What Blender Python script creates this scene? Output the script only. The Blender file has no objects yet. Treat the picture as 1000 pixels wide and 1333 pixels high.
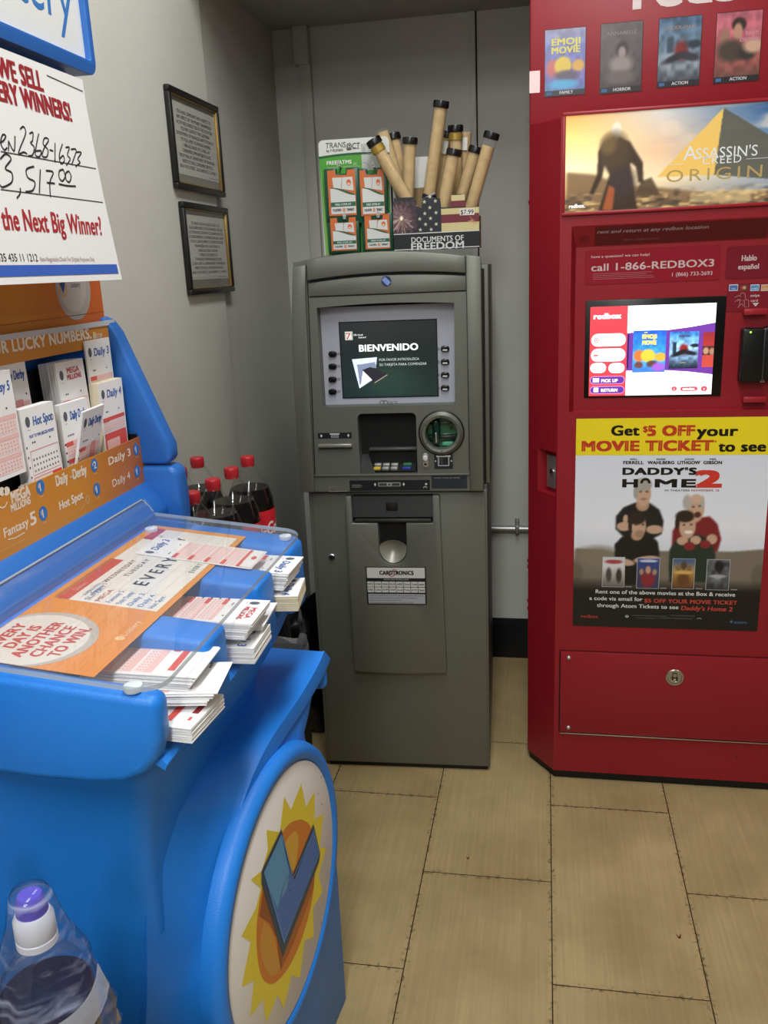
import bpy, bmesh, math, random
import numpy as np
from mathutils import Vector, Matrix
from mathutils.geometry import tessellate_polygon

random.seed(7)
SC = bpy.context.scene
COL = SC.collection
R = math.radians

# ------------------------------------------------------------------ camera
CAM_H = 1.412
FPX, YAW, PITCH, ROLL = 1124.54, R(10.871), R(15.770), R(-2.534)
_right = Vector((math.cos(YAW), math.sin(YAW), 0))
_fwd = Vector((-math.sin(YAW) * math.cos(PITCH), math.cos(YAW) * math.cos(PITCH), -math.sin(PITCH)))
_up = _right.cross(_fwd)
C_R = math.cos(ROLL) * _right + math.sin(ROLL) * _up
C_U = -math.sin(ROLL) * _right + math.cos(ROLL) * _up
cd = bpy.data.cameras.new('camera')
cd.sensor_fit = 'VERTICAL'
cd.sensor_height = 24.0
cd.lens = 24.0 * FPX / 1333.0
cd.clip_start = 0.02
cam = bpy.data.objects.new('camera', cd)
COL.objects.link(cam)
cam.matrix_world = Matrix(((C_R.x, C_U.x, -_fwd.x, 0), (C_R.y, C_U.y, -_fwd.y, 0), (C_R.z, C_U.z, -_fwd.z, CAM_H), (0, 0, 0, 1)))
SC.camera = cam

# ------------------------------------------------------------------ world, lamps, exposure
SC.view_settings.view_transform = 'Standard'
SC.view_settings.look = 'None'
SC.view_settings.gamma = 1.0
SC.view_settings.exposure = 0.10
SC.view_settings.use_curve_mapping = False
w = bpy.data.worlds.new('store')
SC.world = w
w.use_nodes = True
w.node_tree.nodes['Background'].inputs[0].default_value = (0.92, 0.96, 1.0, 1)
w.node_tree.nodes['Background'].inputs[1].default_value = 0.12
def area(name, loc, sx, sy, power, rot=(0, 0, 0), col=(0.975, 0.995, 0.99)):
    l = bpy.data.lights.new(name, 'AREA')
    l.shape = 'RECTANGLE'; l.size = sx; l.size_y = sy; l.energy = power; l.color = col
    o = bpy.data.objects.new(name, l); COL.objects.link(o)
    o.location = loc; o.rotation_euler = rot
    return o
# a row of fluorescent fittings running down the aisle, one more row to the right
area('ceiling_lamp', (-0.07, 1.25, 2.88), 0.30, 1.2, 24)
area('ceiling_lamp', (-0.07, -0.70, 2.88), 0.30, 1.2, 40)
area('ceiling_lamp', (-0.07, -2.70, 2.88), 0.30, 1.2, 38)
area('ceiling_lamp', (2.10, 0.60, 2.88), 0.30, 1.2, 9)

# ------------------------------------------------------------------ measuring helpers: a photo pixel onto a real plane of the room
def ray(px, py):
    return (px - 500) / FPX * C_R - (py - 666.5) / FPX * C_U + _fwd
def hit(px, py, p0, n):
    d = ray(px, py); o = Vector((0, 0, CAM_H)); n = Vector(n)
    return o + d * ((Vector(p0) - o).dot(n) / d.dot(n))
def at_x(px, py, X): return hit(px, py, (X, 0, 0), (1, 0, 0))
def at_y(px, py, Y): return hit(px, py, (0, Y, 0), (0, 1, 0))
def at_z(px, py, Z): return hit(px, py, (0, 0, Z), (0, 0, 1))

# ------------------------------------------------------------------ materials
def lin(h):
    if isinstance(h, (tuple, list)): return tuple(h[:3])
    h = h.lstrip('#')
    c = [int(h[i:i + 2], 16) / 255 for i in (0, 2, 4)]
    return tuple(x / 12.92 if x <= 0.04045 else ((x + 0.055) / 1.055) ** 2.4 for x in c)
MATS = {}
def mat(name, col='#808080', rough=0.5, metal=0.0, spec=0.5, trans=0.0, ior=1.45, coat=0.0, bump=0.0, bscale=200.0, mottle=0.0, mscale=8.0, alpha=1.0, emit=0.0):
    if name in MATS: return MATS[name]
    m = bpy.data.materials.new(name); m.use_nodes = True
    nt = m.node_tree; p = nt.nodes['Principled BSDF']
    c = lin(col)
    p.inputs['Base Color'].default_value = (*c, 1)
    p.inputs['Roughness'].default_value = rough
    p.inputs['Metallic'].default_value = metal
    p.inputs['Specular IOR Level'].default_value = spec
    p.inputs['Transmission Weight'].default_value = trans
    p.inputs['IOR'].default_value = ior
    p.inputs['Coat Weight'].default_value = coat
    p.inputs['Coat Roughness'].default_value = 0.12
    p.inputs['Alpha'].default_value = alpha
    if emit:
        p.inputs['Emission Color'].default_value = (*c, 1); p.inputs['Emission Strength'].default_value = emit
    tc = None
    if bump or mottle:
        tc = nt.nodes.new('ShaderNodeTexCoord')
    if bump:
        n = nt.nodes.new('ShaderNodeTexNoise'); n.inputs['Scale'].default_value = bscale; n.inputs['Detail'].default_value = 3
        b = nt.nodes.new('ShaderNodeBump'); b.inputs['Strength'].default_value = bump; b.inputs['Distance'].default_value = 0.002
        nt.links.new(tc.outputs['Object'], n.inputs['Vector']); nt.links.new(n.outputs['Fac'], b.inputs['Height']); nt.links.new(b.outputs['Normal'], p.inputs['Normal'])
    if mottle:
        n = nt.nodes.new('ShaderNodeTexNoise'); n.inputs['Scale'].default_value = mscale; n.inputs['Detail'].default_value = 5
        mp = nt.nodes.new('ShaderNodeMapRange'); mp.inputs['From Min'].default_value = 0.3; mp.inputs['From Max'].default_value = 0.7
        mp.inputs['To Min'].default_value = 1 - mottle; mp.inputs['To Max'].default_value = 1 + mottle
        mx = nt.nodes.new('ShaderNodeVectorMath'); mx.operation = 'SCALE'; mx.inputs[0].default_value = c
        nt.links.new(tc.outputs['Object'], n.inputs['Vector']); nt.links.new(n.outputs['Fac'], mp.inputs['Value']); nt.links.new(mp.outputs[0], mx.inputs['Scale'])
        nt.links.new(mx.outputs[0], p.inputs['Base Color'])
    MATS[name] = m
    return m
def ink(h, rough=0.5): return mat('ink_%s_%d' % (h.strip('#'), int(rough * 100)), h, rough)
def glow(h, s=1.0): return mat('lit_%s_%d' % (h.strip('#'), int(s * 100)), h, 0.3, emit=s)
def clear(name, tint='#ffffff', rough=0.03, ior=1.45, haze=0.0):
    """thin clear plastic: see-through, glossy at grazing angles, a little milky"""
    if name in MATS: return MATS[name]
    m = bpy.data.materials.new(name); m.use_nodes = True; nt = m.node_tree; nt.nodes.clear()
    o = nt.nodes.new('ShaderNodeOutputMaterial'); t = nt.nodes.new('ShaderNodeBsdfTransparent'); g = nt.nodes.new('ShaderNodeBsdfGlossy'); d = nt.nodes.new('ShaderNodeBsdfDiffuse'); lw = nt.nodes.new('ShaderNodeLayerWeight'); f = nt.nodes.new('ShaderNodeMath'); f2 = nt.nodes.new('ShaderNodeMath')
    t.inputs[0].default_value = (1, 1, 1, 1); g.inputs['Roughness'].default_value = rough; d.inputs[0].default_value = (*lin(tint), 1); lw.inputs['Blend'].default_value = 0.5; f2.operation = 'POWER'; f2.inputs[1].default_value = 5.0; f.operation = 'MULTIPLY_ADD'; r0 = ((ior - 1) / (ior + 1)) ** 2; f.inputs[1].default_value = 1 - r0; f.inputs[2].default_value = r0
    nt.links.new(lw.outputs['Facing'], f2.inputs[0]); nt.links.new(f2.outputs[0], f.inputs[0])
    a = nt.nodes.new('ShaderNodeMixShader'); a.inputs[0].default_value = haze; b = nt.nodes.new('ShaderNodeMixShader')
    nt.links.new(t.outputs[0], a.inputs[1]); nt.links.new(d.outputs[0], a.inputs[2]); nt.links.new(f.outputs[0], b.inputs[0]); nt.links.new(a.outputs[0], b.inputs[1]); nt.links.new(g.outputs[0], b.inputs[2]); nt.links.new(b.outputs[0], o.inputs[0])
    MATS[name] = m
    return m
def attr_mat(name, rough=0.5, emit=0.0):
    if name in MATS: return MATS[name]
    m = bpy.data.materials.new(name); m.use_nodes = True
    nt = m.node_tree; p = nt.nodes['Principled BSDF']; p.inputs['Roughness'].default_value = rough
    a = nt.nodes.new('ShaderNodeAttribute'); a.attribute_name = 'Col'
    nt.links.new(a.outputs['Color'], p.inputs['Base Color'])
    if emit:
        nt.links.new(a.outputs['Color'], p.inputs['Emission Color']); p.inputs['Emission Strength'].default_value = emit
    MATS[name] = m
    return m

# ------------------------------------------------------------------ mesh builder
class MB:
    def __init__(s):
        s.bm = bmesh.new(); s.mats = []; s.lay = None
    def mi(s, m):
        if m not in s.mats: s.mats.append(m)
        return s.mats.index(m)
    def merge(s, tb, m, M=None):
        if M is not None: bmesh.ops.transform(tb, matrix=M, verts=tb.verts)
        bmesh.ops.recalc_face_normals(tb, faces=tb.faces)
        k = s.mi(m)
        for f in tb.faces: f.material_index = k
        me = bpy.data.meshes.new('tmp'); tb.to_mesh(me); tb.free(); s.bm.from_mesh(me); bpy.data.meshes.remove(me)
    def add(s, vs, fs, m, cols=None):
        k = s.mi(m)
        if cols is not None and s.lay is None: s.lay = s.bm.verts.layers.float_color.new('Col')
        bv = [s.bm.verts.new(v) for v in vs]
        if cols is not None:
            for v, c in zip(bv, cols): v[s.lay] = (c[0], c[1], c[2], 1)
        for f in fs:
            try:
                q = s.bm.faces.new([bv[i] for i in f]); q.material_index = k
            except ValueError: pass
    def box(s, x0, y0, z0, x1, y1, z1, m, bev=0.0, seg=2, M=None):
        tb = bmesh.new(); bmesh.ops.create_cube(tb, size=1)
        for v in tb.verts: v.co = Vector(((x0 + x1) / 2 + v.co.x * (x1 - x0), (y0 + y1) / 2 + v.co.y * (y1 - y0), (z0 + z1) / 2 + v.co.z * (z1 - z0)))
        if bev: bmesh.ops.bevel(tb, geom=tb.edges[:], offset=bev, segments=seg, affect='EDGES', profile=0.5, clamp_overlap=True)
        s.merge(tb, m, M)
    def prism(s, pts, vec, m, bev=0.0, seg=2, M=None, vb=True):
        tb = bmesh.new(); vec = Vector(vec)
        a = [tb.verts.new(p) for p in pts]; b = [tb.verts.new(Vector(p) + vec) for p in pts]; n = len(pts)
        tb.faces.new(a); tb.faces.new(b[::-1])
        for i in range(n): tb.faces.new((a[i], b[i], b[(i + 1) % n], a[(i + 1) % n]))
        bmesh.ops.recalc_face_normals(tb, faces=tb.faces)
        if bev:
            es = [e for e in tb.edges if len(e.link_faces) == 2 and e.calc_face_angle(0) > R(28)]
            bmesh.ops.bevel(tb, geom=es, offset=bev, segments=seg, affect='EDGES', profile=0.5, clamp_overlap=True)
        s.merge(tb, m, M)
    def xz(s, pts, y0, y1, m, bev=0.0, seg=2): s.prism([(x, y0, z) for x, z in pts], (0, y1 - y0, 0), m, bev, seg)
    def yz(s, pts, x0, x1, m, bev=0.0, seg=2): s.prism([(x0, y, z) for y, z in pts], (x1 - x0, 0, 0), m, bev, seg)
    def xy(s, pts, z0, z1, m, bev=0.0, seg=2): s.prism([(x, y, z0) for x, y in pts], (0, 0, z1 - z0), m, bev, seg)
    def plate(s, outer, holes, y0, y1, m, M=None):
        """polygon with holes in XZ, from y0 (front) to y1 (back)"""
        loops = [outer] + list(holes)
        flat = [p for l in loops for p in l]
        tr = tessellate_polygon([[Vector((x, z, 0)) for x, z in l] for l in loops])
        n = len(flat)
        vs = [(x, y0, z) for x, z in flat] + [(x, y1, z) for x, z in flat]
        fs = [tuple(t) for t in tr] + [tuple(i + n for i in reversed(t)) for t in tr]
        k = 0
        for l in loops:
            for i in range(len(l)):
                a, b = k + i, k + (i + 1) % len(l)
                fs.append((a, b, b + n, a + n))
            k += len(l)
        tb = bmesh.new(); bv = [tb.verts.new(v) for v in vs]
        for f in fs:
            try: tb.faces.new([bv[i] for i in f])
            except ValueError: pass
        bmesh.ops.dissolve_limit(tb, angle_limit=R(0.5), verts=tb.verts, edges=tb.edges)
        s.merge(tb, m, M)
    def loft(s, rings, m, cap=True, closed=True, M=None):
        n = len(rings[0]); tb = bmesh.new()
        bv = [[tb.verts.new(p) for p in r] for r in rings]
        for i in range(len(rings) - 1):
            for j in range(n if closed else n - 1):
                k = (j + 1) % n
                try: tb.faces.new((bv[i][j], bv[i][k], bv[i + 1][k], bv[i + 1][j]))
                except ValueError: pass
        if cap and closed:
            tb.faces.new(bv[0][::-1]); tb.faces.new(bv[-1])
        s.merge(tb, m, M)
    def lathe(s, prof, m, base=(0, 0, 0), axis=(0, 0, 1), n=32, cap=True):
        ax = Vector(axis).normalized()
        q = Vector((0, 0, 1)).rotation_difference(ax).to_matrix()
        b = Vector(base)
        s.loft([[b + q @ Vector((r * math.cos(2 * math.pi * k / n), r * math.sin(2 * math.pi * k / n), z)) for k in range(n)] for r, z in prof], m, cap)
    def cyl(s, p0, p1, r, m, n=24, r1=None, bev=0.0):
        p0 = Vector(p0); d = Vector(p1) - p0; L = d.length; r1 = r if r1 is None else r1
        if bev: pr = [(r - bev, 0), (r - bev * 0.3, bev * 0.3), (r, bev), (r1, L - bev), (r1 - bev * 0.3, L - bev * 0.3), (r1 - bev, L)]
        else: pr = [(r, 0), (r1, L)]
        s.lathe(pr, m, p0, d, n)
    def tube(s, pts, r, m, n=10, cap=True):
        pts = [Vector(p) for p in pts]; rings = []; prev = None
        for i, p in enumerate(pts):
            d = (pts[min(i + 1, len(pts) - 1)] - pts[max(i - 1, 0)]).normalized()
            if prev is None:
                u = d.orthogonal().normalized()
            else:
                u = (prev - d * prev.dot(d)).normalized()
            prev = u; v = d.cross(u); rr = r[i] if isinstance(r, (list, tuple)) else r
            rings.append([p + rr * (math.cos(2 * math.pi * k / n) * u + math.sin(2 * math.pi * k / n) * v) for k in range(n)])
        s.loft(rings, m, cap)
    def sheet(s, rows, m, t=0.001):
        """open grid of points given a thickness t along its normals"""
        nr, nc = len(rows), len(rows[0]); P = [[Vector(p) for p in r] for r in rows]
        def nrm(i, j):
            a = P[min(i + 1, nr - 1)][j] - P[max(i - 1, 0)][j]; b = P[i][min(j + 1, nc - 1)] - P[i][max(j - 1, 0)]
            return a.cross(b).normalized()
        tb = bmesh.new()
        A = [[tb.verts.new(P[i][j]) for j in range(nc)] for i in range(nr)]
        B = [[tb.verts.new(P[i][j] - nrm(i, j) * t) for j in range(nc)] for i in range(nr)]
        for i in range(nr - 1):
            for j in range(nc - 1):
                tb.faces.new((A[i][j], A[i][j + 1], A[i + 1][j + 1], A[i + 1][j])); tb.faces.new((B[i][j], B[i + 1][j], B[i + 1][j + 1], B[i][j + 1]))
        for i in range(nr - 1):
            for j in (0, nc - 1): tb.faces.new((A[i][j], A[i + 1][j], B[i + 1][j], B[i][j]))
        for j in range(nc - 1):
            for i in (0, nr - 1): tb.faces.new((A[i][j], A[i][j + 1], B[i][j + 1], B[i][j]))
        s.merge(tb, m)

def rrect(x0, y0, x1, y1, r, n=5):
    o = []
    rs = r if isinstance(r, (list, tuple)) else (r,) * 4      # bl, br, tr, tl
    for cx, cy, a, q in ((x0 + rs[0], y0 + rs[0], 180, rs[0]), (x1 - rs[1], y0 + rs[1], 270, rs[1]), (x1 - rs[2], y1 - rs[2], 0, rs[2]), (x0 + rs[3], y1 - rs[3], 90, rs[3])):
        if q <= 0: o.append((cx, cy)); continue
        for k in range(n + 1):
            t = R(a + 90 * k / n); o.append((cx + q * math.cos(t), cy + q * math.sin(t)))
    return o
def ring(cx, cy, rx, ry=None, n=32, a0=0.0):
    ry = rx if ry is None else ry
    return [(cx + rx * math.cos(a0 + 2 * math.pi * k / n), cy + ry * math.sin(a0 + 2 * math.pi * k / n)) for k in range(n)]

def link(name, b, parent=None, smooth=38.0):
    me = bpy.data.meshes.new(name)
    for m in b.mats: me.materials.append(m)
    root = parent
    while root is not None and root.parent is not None: root = root.parent
    if root is not None:
        off = Vector(root.location) if root.get('_w') else None
        # parents other than the root sit at the root's origin
        if off is not None: bmesh.ops.translate(b.bm, vec=-off, verts=b.bm.verts)
        loc = None
    else:
        xs = [v.co for v in b.bm.verts]
        lo = Vector((min(v.x for v in xs), min(v.y for v in xs), min(v.z for v in xs))); hi = Vector((max(v.x for v in xs), max(v.y for v in xs), max(v.z for v in xs)))
        loc = Vector(((lo.x + hi.x) / 2, (lo.y + hi.y) / 2, lo.z))
        bmesh.ops.translate(b.bm, vec=-loc, verts=b.bm.verts)
    b.bm.to_mesh(me); b.bm.free()
    for f in me.polygons: f.use_smooth = True
    me.set_sharp_from_angle(angle=R(smooth))
    o = bpy.data.objects.new(name, me); COL.objects.link(o)
    if parent is not None: o.parent = parent
    else: o.location = loc
    return o
def thing(name, label, cat, loc=(0, 0, 0), rotz=0.0, group=None, world=True):
    o = bpy.data.objects.new(name, None); COL.objects.link(o)
    o.empty_display_size = 0.05
    o.location = loc; o.rotation_euler = (0, 0, rotz)
    o['label'] = label; o['category'] = cat
    if group: o['group'] = group
    if world: o['_w'] = 1
    return o
def tag(o, label, cat, group=None):
    o['label'] = label; o['category'] = cat
    if group: o['group'] = group
    return o
def struct(name, b, smooth=38.0):
    o = link(name, b, None, smooth); o['kind'] = 'structure'
    return o
def dup(root):
    r = root.copy(); COL.objects.link(r)
    for ch in list(root.children):
        c = ch.copy(); COL.objects.link(c); c.parent = r
        for g in list(ch.children):
            d = g.copy(); COL.objects.link(d); d.parent = c
    return r

# ------------------------------------------------------------------ flat printing: lettering and shapes laid on a surface
_tx = {}
def raw_text(s, bold=0.0, space=1.0):
    k = (s, bold, space)
    if k not in _tx:
        c = bpy.data.curves.new('lettering', 'FONT'); c.body = s; c.size = 1; c.offset = bold; c.resolution_u = 3; c.space_character = space
        o = bpy.data.objects.new('lettering', c); me = o.to_mesh()
        V = np.array([v.co[:2] for v in me.vertices]) if len(me.vertices) else np.zeros((0, 2))
        F = [tuple(p.vertices) for p in me.polygons]
        o.to_mesh_clear(); bpy.data.objects.remove(o); bpy.data.curves.remove(c)
        _tx[k] = (V, F)
    return _tx[k]
CAPH = 0.69
class Print:
    STEP = 0.00022
    def __init__(s): s.it = []
    def poly(s, pts, m, l=1): s.it.append((list(pts), [tuple(range(len(pts)))], m, l, None)); return s
    def rect(s, u0, v0, u1, v1, m, l=1, nu=1, nv=1):
        if nu == 1 and nv == 1: return s.poly([(u0, v0), (u1, v0), (u1, v1), (u0, v1)], m, l)
        V = [(u0 + (u1 - u0) * i / nu, v0 + (v1 - v0) * j / nv) for j in range(nv + 1) for i in range(nu + 1)]
        F = [(j * (nu + 1) + i, j * (nu + 1) + i + 1, (j + 1) * (nu + 1) + i + 1, (j + 1) * (nu + 1) + i) for j in range(nv) for i in range(nu)]
        s.it.append((V, F, m, l, None)); return s
    def rr(s, u0, v0, u1, v1, r, m, l=1): return s.poly(rrect(u0, v0, u1, v1, r), m, l)
    def ell(s, cu, cv, ru, rv, m, l=1, n=28): return s.poly(ring(cu, cv, ru, rv, n), m, l)
    def annulus(s, cu, cv, r0, r1, m, l=1, n=28, a0=0, a1=360, ky=1.0):
        k = n + 1; V = []
        for i in range(k):
            t = R(a0 + (a1 - a0) * i / n); V += [(cu + r0 * math.cos(t), cv + ky * r0 * math.sin(t)), (cu + r1 * math.cos(t), cv + ky * r1 * math.sin(t))]
        s.it.append((V, [(2 * i, 2 * i + 1, 2 * i + 3, 2 * i + 2) for i in range(n)], m, l, None)); return s
    def line(s, pts, w, m, l=1):
        V = []; n = len(pts)
        for i, p in enumerate(pts):
            a = pts[max(i - 1, 0)]; b = pts[min(i + 1, n - 1)]; d = (b[0] - a[0], b[1] - a[1]); L = math.hypot(*d) or 1
            V += [(p[0] - d[1] / L * w / 2, p[1] + d[0] / L * w / 2), (p[0] + d[1] / L * w / 2, p[1] - d[0] / L * w / 2)]
        s.it.append((V, [(2 * i, 2 * i + 1, 2 * i + 3, 2 * i + 2) for i in range(n - 1)], m, l, None)); return s
    def text(s, t, u, v, h, m, l=2, al='l', w=None, bold=0.0, shear=0.0, ang=0.0, kx=1.0, space=1.0):
        """h: capital height; w: fitted width"""
        V, F = raw_text(t, 0.0, space * (1 + bold * 1.1))
        if not len(V): return s
        k = h / CAPH; P = V * k
        P[:, 0] += shear * P[:, 1]; x0, x1 = P[:, 0].min(), P[:, 0].max()
        P[:, 0] -= x0; W = x1 - x0
        q = (w / W) if w else kx
        P[:, 0] *= q; W *= q
        P[:, 0] -= {'l': 0, 'c': W / 2, 'r': W}[al]
        d = bold * k
        cps = [(0, 0)] if bold < 0.008 else [(-d, -d * .5), (d, -d * .5), (-d, d * .5), (d, d * .5)]
        for i, (ox, oy) in enumerate(cps):
            Q = P + np.array([ox, oy])
            if ang:
                c, sn = math.cos(ang), math.sin(ang); Q = np.c_[Q[:, 0] * c - Q[:, 1] * sn, Q[:, 0] * sn + Q[:, 1] * c]
            s.it.append(((Q + np.array([u, v])).tolist(), F, m, l + i * .06, None))
        return s
    def canvas(s, u0, v0, u1, v1, cv, m, l=1):
        h, wd = cv.shape[:2]
        V = [(u0 + (u1 - u0) * i / (wd - 1), v0 + (v1 - v0) * j / (h - 1)) for j in range(h) for i in range(wd)]
        F = [(j * wd + i, j * wd + i + 1, (j + 1) * wd + i + 1, (j + 1) * wd + i) for j in range(h - 1) for i in range(wd - 1)]
        s.it.append((V, F, m, l, cv.reshape(-1, 3))); return s
    def to(s, b, o=None, U=(1, 0, 0), V=(0, 0, 1), warp=None, lift=0.0):
        if warp is None:
            o = Vector(o); U = Vector(U); V = Vector(V); N = U.normalized().cross(V.normalized()).normalized()
            warp = lambda u, v, n: o + U * u + V * v + N * n
        for P, F, m, l, c in s.it:
            b.add([warp(p[0], p[1], lift + l * s.STEP) for p in P], F, m, c)
        return b

# ------------------------------------------------------------------ soft pictures (posters): painted by functions onto a fine grid
def srgb2lin(a):
    return np.where(a <= 0.04045, a / 12.92, ((a + 0.055) / 1.055) ** 2.4)
def hx(h): h = h.lstrip('#'); return np.array([int(h[i:i + 2], 16) / 255 for i in (0, 2, 4)])
class Art:
    def __init__(s, w, h, col='#808080', asp=None):
        s.w, s.h = w, h; s.a = np.tile(hx(col), (h, w, 1)).astype(float)
        s.X, s.Y = np.meshgrid(np.linspace(0, 1, w), np.linspace(0, 1, h)); s.rs = np.random.RandomState(5)
        s.asp = asp or w / h
    def mix(s, k, col): s.a = s.a * (1 - k[..., None]) + (hx(col) if isinstance(col, str) else col) * k[..., None]; return s
    def vgrad(s, stops, y0=0.0, y1=1.0):
        ys = [q[0] for q in stops]; cs = np.array([hx(q[1]) for q in stops])
        g = np.stack([np.interp(s.Y, ys, cs[:, i]) for i in range(3)], -1); k = ((s.Y >= y0) & (s.Y <= y1)).astype(float)[..., None]
        s.a = s.a * (1 - k) + g * k; return s
    def ell(s, cx, cy, rx, ry, col, soft=0.15, rot=0.0, op=1.0):
        dx, dy = (s.X - cx) * s.asp, s.Y - cy; c, n = math.cos(rot), math.sin(rot)
        d = np.sqrt(((dx * c + dy * n) / (rx * s.asp)) ** 2 + ((-dx * n + dy * c) / ry) ** 2)
        return s.mix(np.clip((1 + soft / 2 - d) / soft, 0, 1) * op, col)
    def poly(s, pts, col, op=1.0, soft=0.0):
        k = np.zeros_like(s.X)
        for ox, oy in ((-.25, -.25), (.25, -.25), (-.25, .25), (.25, .25)):
            x = s.X + ox / s.w; y = s.Y + oy / s.h; ins = np.zeros(x.shape, bool); n = len(pts)
            for i in range(n):
                (xa, ya), (xb, yb) = pts[i], pts[(i + 1) % n]
                if ya == yb: continue
                ins ^= ((ya > y) != (yb > y)) & (x < (xb - xa) * (y - ya) / (yb - ya) + xa)
            k += ins / 4
        for _ in range(int(soft)): 
            k = (k + np.roll(k, 1, 0) + np.roll(k, -1, 0) + np.roll(k, 1, 1) + np.roll(k, -1, 1)) / 5
        return s.mix(k * op, col)
    def noise(s, amt, n=12):
        g = s.rs.rand(n, n); gy = np.clip(s.Y * (n - 1), 0, n - 1.001); gx = np.clip(s.X * (n - 1), 0, n - 1.001)
        i, j = gy.astype(int), gx.astype(int); fy, fx = gy - i, gx - j; fy = fy * fy * (3 - 2 * fy); fx = fx * fx * (3 - 2 * fx)
        v = g[i, j] * (1 - fy) * (1 - fx) + g[i + 1, j] * fy * (1 - fx) + g[i, j + 1] * (1 - fy) * fx + g[i + 1, j + 1] * fy * fx
        return v
    def mottle(s, amt, n=12): s.a = np.clip(s.a * (1 + amt * (s.noise(1, n) - 0.5) * 2)[..., None], 0, 1); return s
    def get(s): return srgb2lin(np.clip(s.a, 0, 1))

# ================================================================== THE ROOM
def floor_material():
    m = bpy.data.materials.new('beige_tile'); m.use_nodes = True; nt = m.node_tree; N = nt.nodes; L = nt.links
    p = N['Principled BSDF']
    tc = N.new('ShaderNodeTexCoord'); mp = N.new('ShaderNodeMapping'); mp.vector_type = 'POINT'
    mp.inputs['Rotation'].default_value = (0, 0, R(90)); mp.inputs['Location'].default_value = (0, 0, 0)
    sx = N.new('ShaderNodeSeparateXYZ'); cx = N.new('ShaderNodeCombineXYZ')
    L.new(tc.outputs['Object'], sx.inputs[0])
    a = N.new('ShaderNodeMath'); a.operation = 'ADD'; a.inputs[1].default_value = FLOOR_C[1] - 1.4528 + 6 * 0.6112
    c = N.new('ShaderNodeMath'); c.operation = 'ADD'; c.inputs[1].default_value = FLOOR_C[0] - 0.0254 + 11 * 0.3055
    L.new(sx.outputs['Y'], a.inputs[0]); L.new(sx.outputs['X'], c.inputs[0]); L.new(a.outputs[0], cx.inputs['X']); L.new(c.outputs[0], cx.inputs['Y'])
    def brick(ms, smooth):
        b = N.new('ShaderNodeTexBrick'); b.offset = 0.5; b.offset_frequency = 2; b.squash = 1
        b.inputs['Scale'].default_value = 1; b.inputs['Brick Width'].default_value = 0.6112; b.inputs['Row Height'].default_value = 0.3055
        b.inputs['Mortar Size'].default_value = ms; b.inputs['Mortar Smooth'].default_value = smooth; b.inputs['Bias'].default_value = 0
        b.inputs['Color1'].default_value = (0.9, 0.9, 0.9, 1); b.inputs['Color2'].default_value = (1.08, 1.08, 1.08, 1); b.inputs['Mortar'].default_value = (1, 1, 1, 1)
        L.new(cx.outputs[0], b.inputs['Vector']); return b
    b1 = brick(0.0013, 0.1); b2 = brick(0.016, 1.0)
    n1 = N.new('ShaderNodeTexNoise'); n1.inputs['Scale'].default_value = 5; n1.inputs['Detail'].default_value = 6
    n2 = N.new('ShaderNodeTexNoise'); n2.inputs['Scale'].default_value = 90; n2.inputs['Detail'].default_value = 4
    st = N.new('ShaderNodeMapping'); st.inputs['Scale'].default_value = (150, 4, 1); L.new(tc.outputs['Object'], st.inputs['Vector'])
    n3 = N.new('ShaderNodeTexNoise'); n3.inputs['Scale'].default_value = 1.0; n3.inputs['Detail'].default_value = 3; L.new(st.outputs[0], n3.inputs['Vector'])
    L.new(tc.outputs['Object'], n1.inputs['Vector']); L.new(tc.outputs['Object'], n2.inputs['Vector'])
    cr = N.new('ShaderNodeValToRGB'); e = cr.color_ramp.elements
    e[0].position = 0.3; e[0].color = (*lin('#9a845c'), 1); e[1].position = 0.7; e[1].color = (*lin('#b39d71'), 1)
    L.new(n1.outputs['Fac'], cr.inputs['Fac'])
    mv = N.new('ShaderNodeMix'); mv.data_type = 'RGBA'; mv.blend_type = 'MULTIPLY'; mv.inputs['Factor'].default_value = 0.6
    L.new(cr.outputs['Color'], mv.inputs['A']); L.new(b1.outputs['Color'], mv.inputs['B'])
    r3 = N.new('ShaderNodeMapRange'); r3.inputs['From Min'].default_value = 0.3; r3.inputs['From Max'].default_value = 0.7; r3.inputs['To Min'].default_value = 0.9; r3.inputs['To Max'].default_value = 1.06
    L.new(n3.outputs['Fac'], r3.inputs['Value'])
    sv = N.new('ShaderNodeVectorMath'); sv.operation = 'SCALE'; L.new(mv.outputs['Result'], sv.inputs[0]); L.new(r3.outputs[0], sv.inputs['Scale'])
    # dirt gathered along the joints
    dm = N.new('ShaderNodeMath'); dm.operation = 'MULTIPLY'
    r2 = N.new('ShaderNodeMapRange'); r2.inputs['From Min'].default_value = 0.52; r2.inputs['From Max'].default_value = 0.66; r2.inputs['To Max'].default_value = 0.75
    L.new(n2.outputs['Fac'], r2.inputs['Value']); L.new(b2.outputs['Fac'], dm.inputs[0]); L.new(r2.outputs[0], dm.inputs[1])
    m1 = N.new('ShaderNodeMix'); m1.data_type = 'RGBA'; m1.inputs['B'].default_value = (*lin('#3a3222'), 1)
    L.new(dm.outputs[0], m1.inputs['Factor']); L.new(sv.outputs[0], m1.inputs['A'])
    m2 = N.new('ShaderNodeMix'); m2.data_type = 'RGBA'; m2.inputs['B'].default_value = (*lin('#2a2114'), 1)
    L.new(b1.outputs['Fac'], m2.inputs['Factor']); L.new(m1.outputs['Result'], m2.inputs['A'])
    L.new(m2.outputs['Result'], p.inputs['Base Color'])
    p.inputs['Roughness'].default_value = 0.42; p.inputs['Specular IOR Level'].default_value = 0.35
    bp = N.new('ShaderNodeBump'); bp.inputs['Strength'].default_value = 0.25; bp.inputs['Distance'].default_value = 0.001
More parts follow.
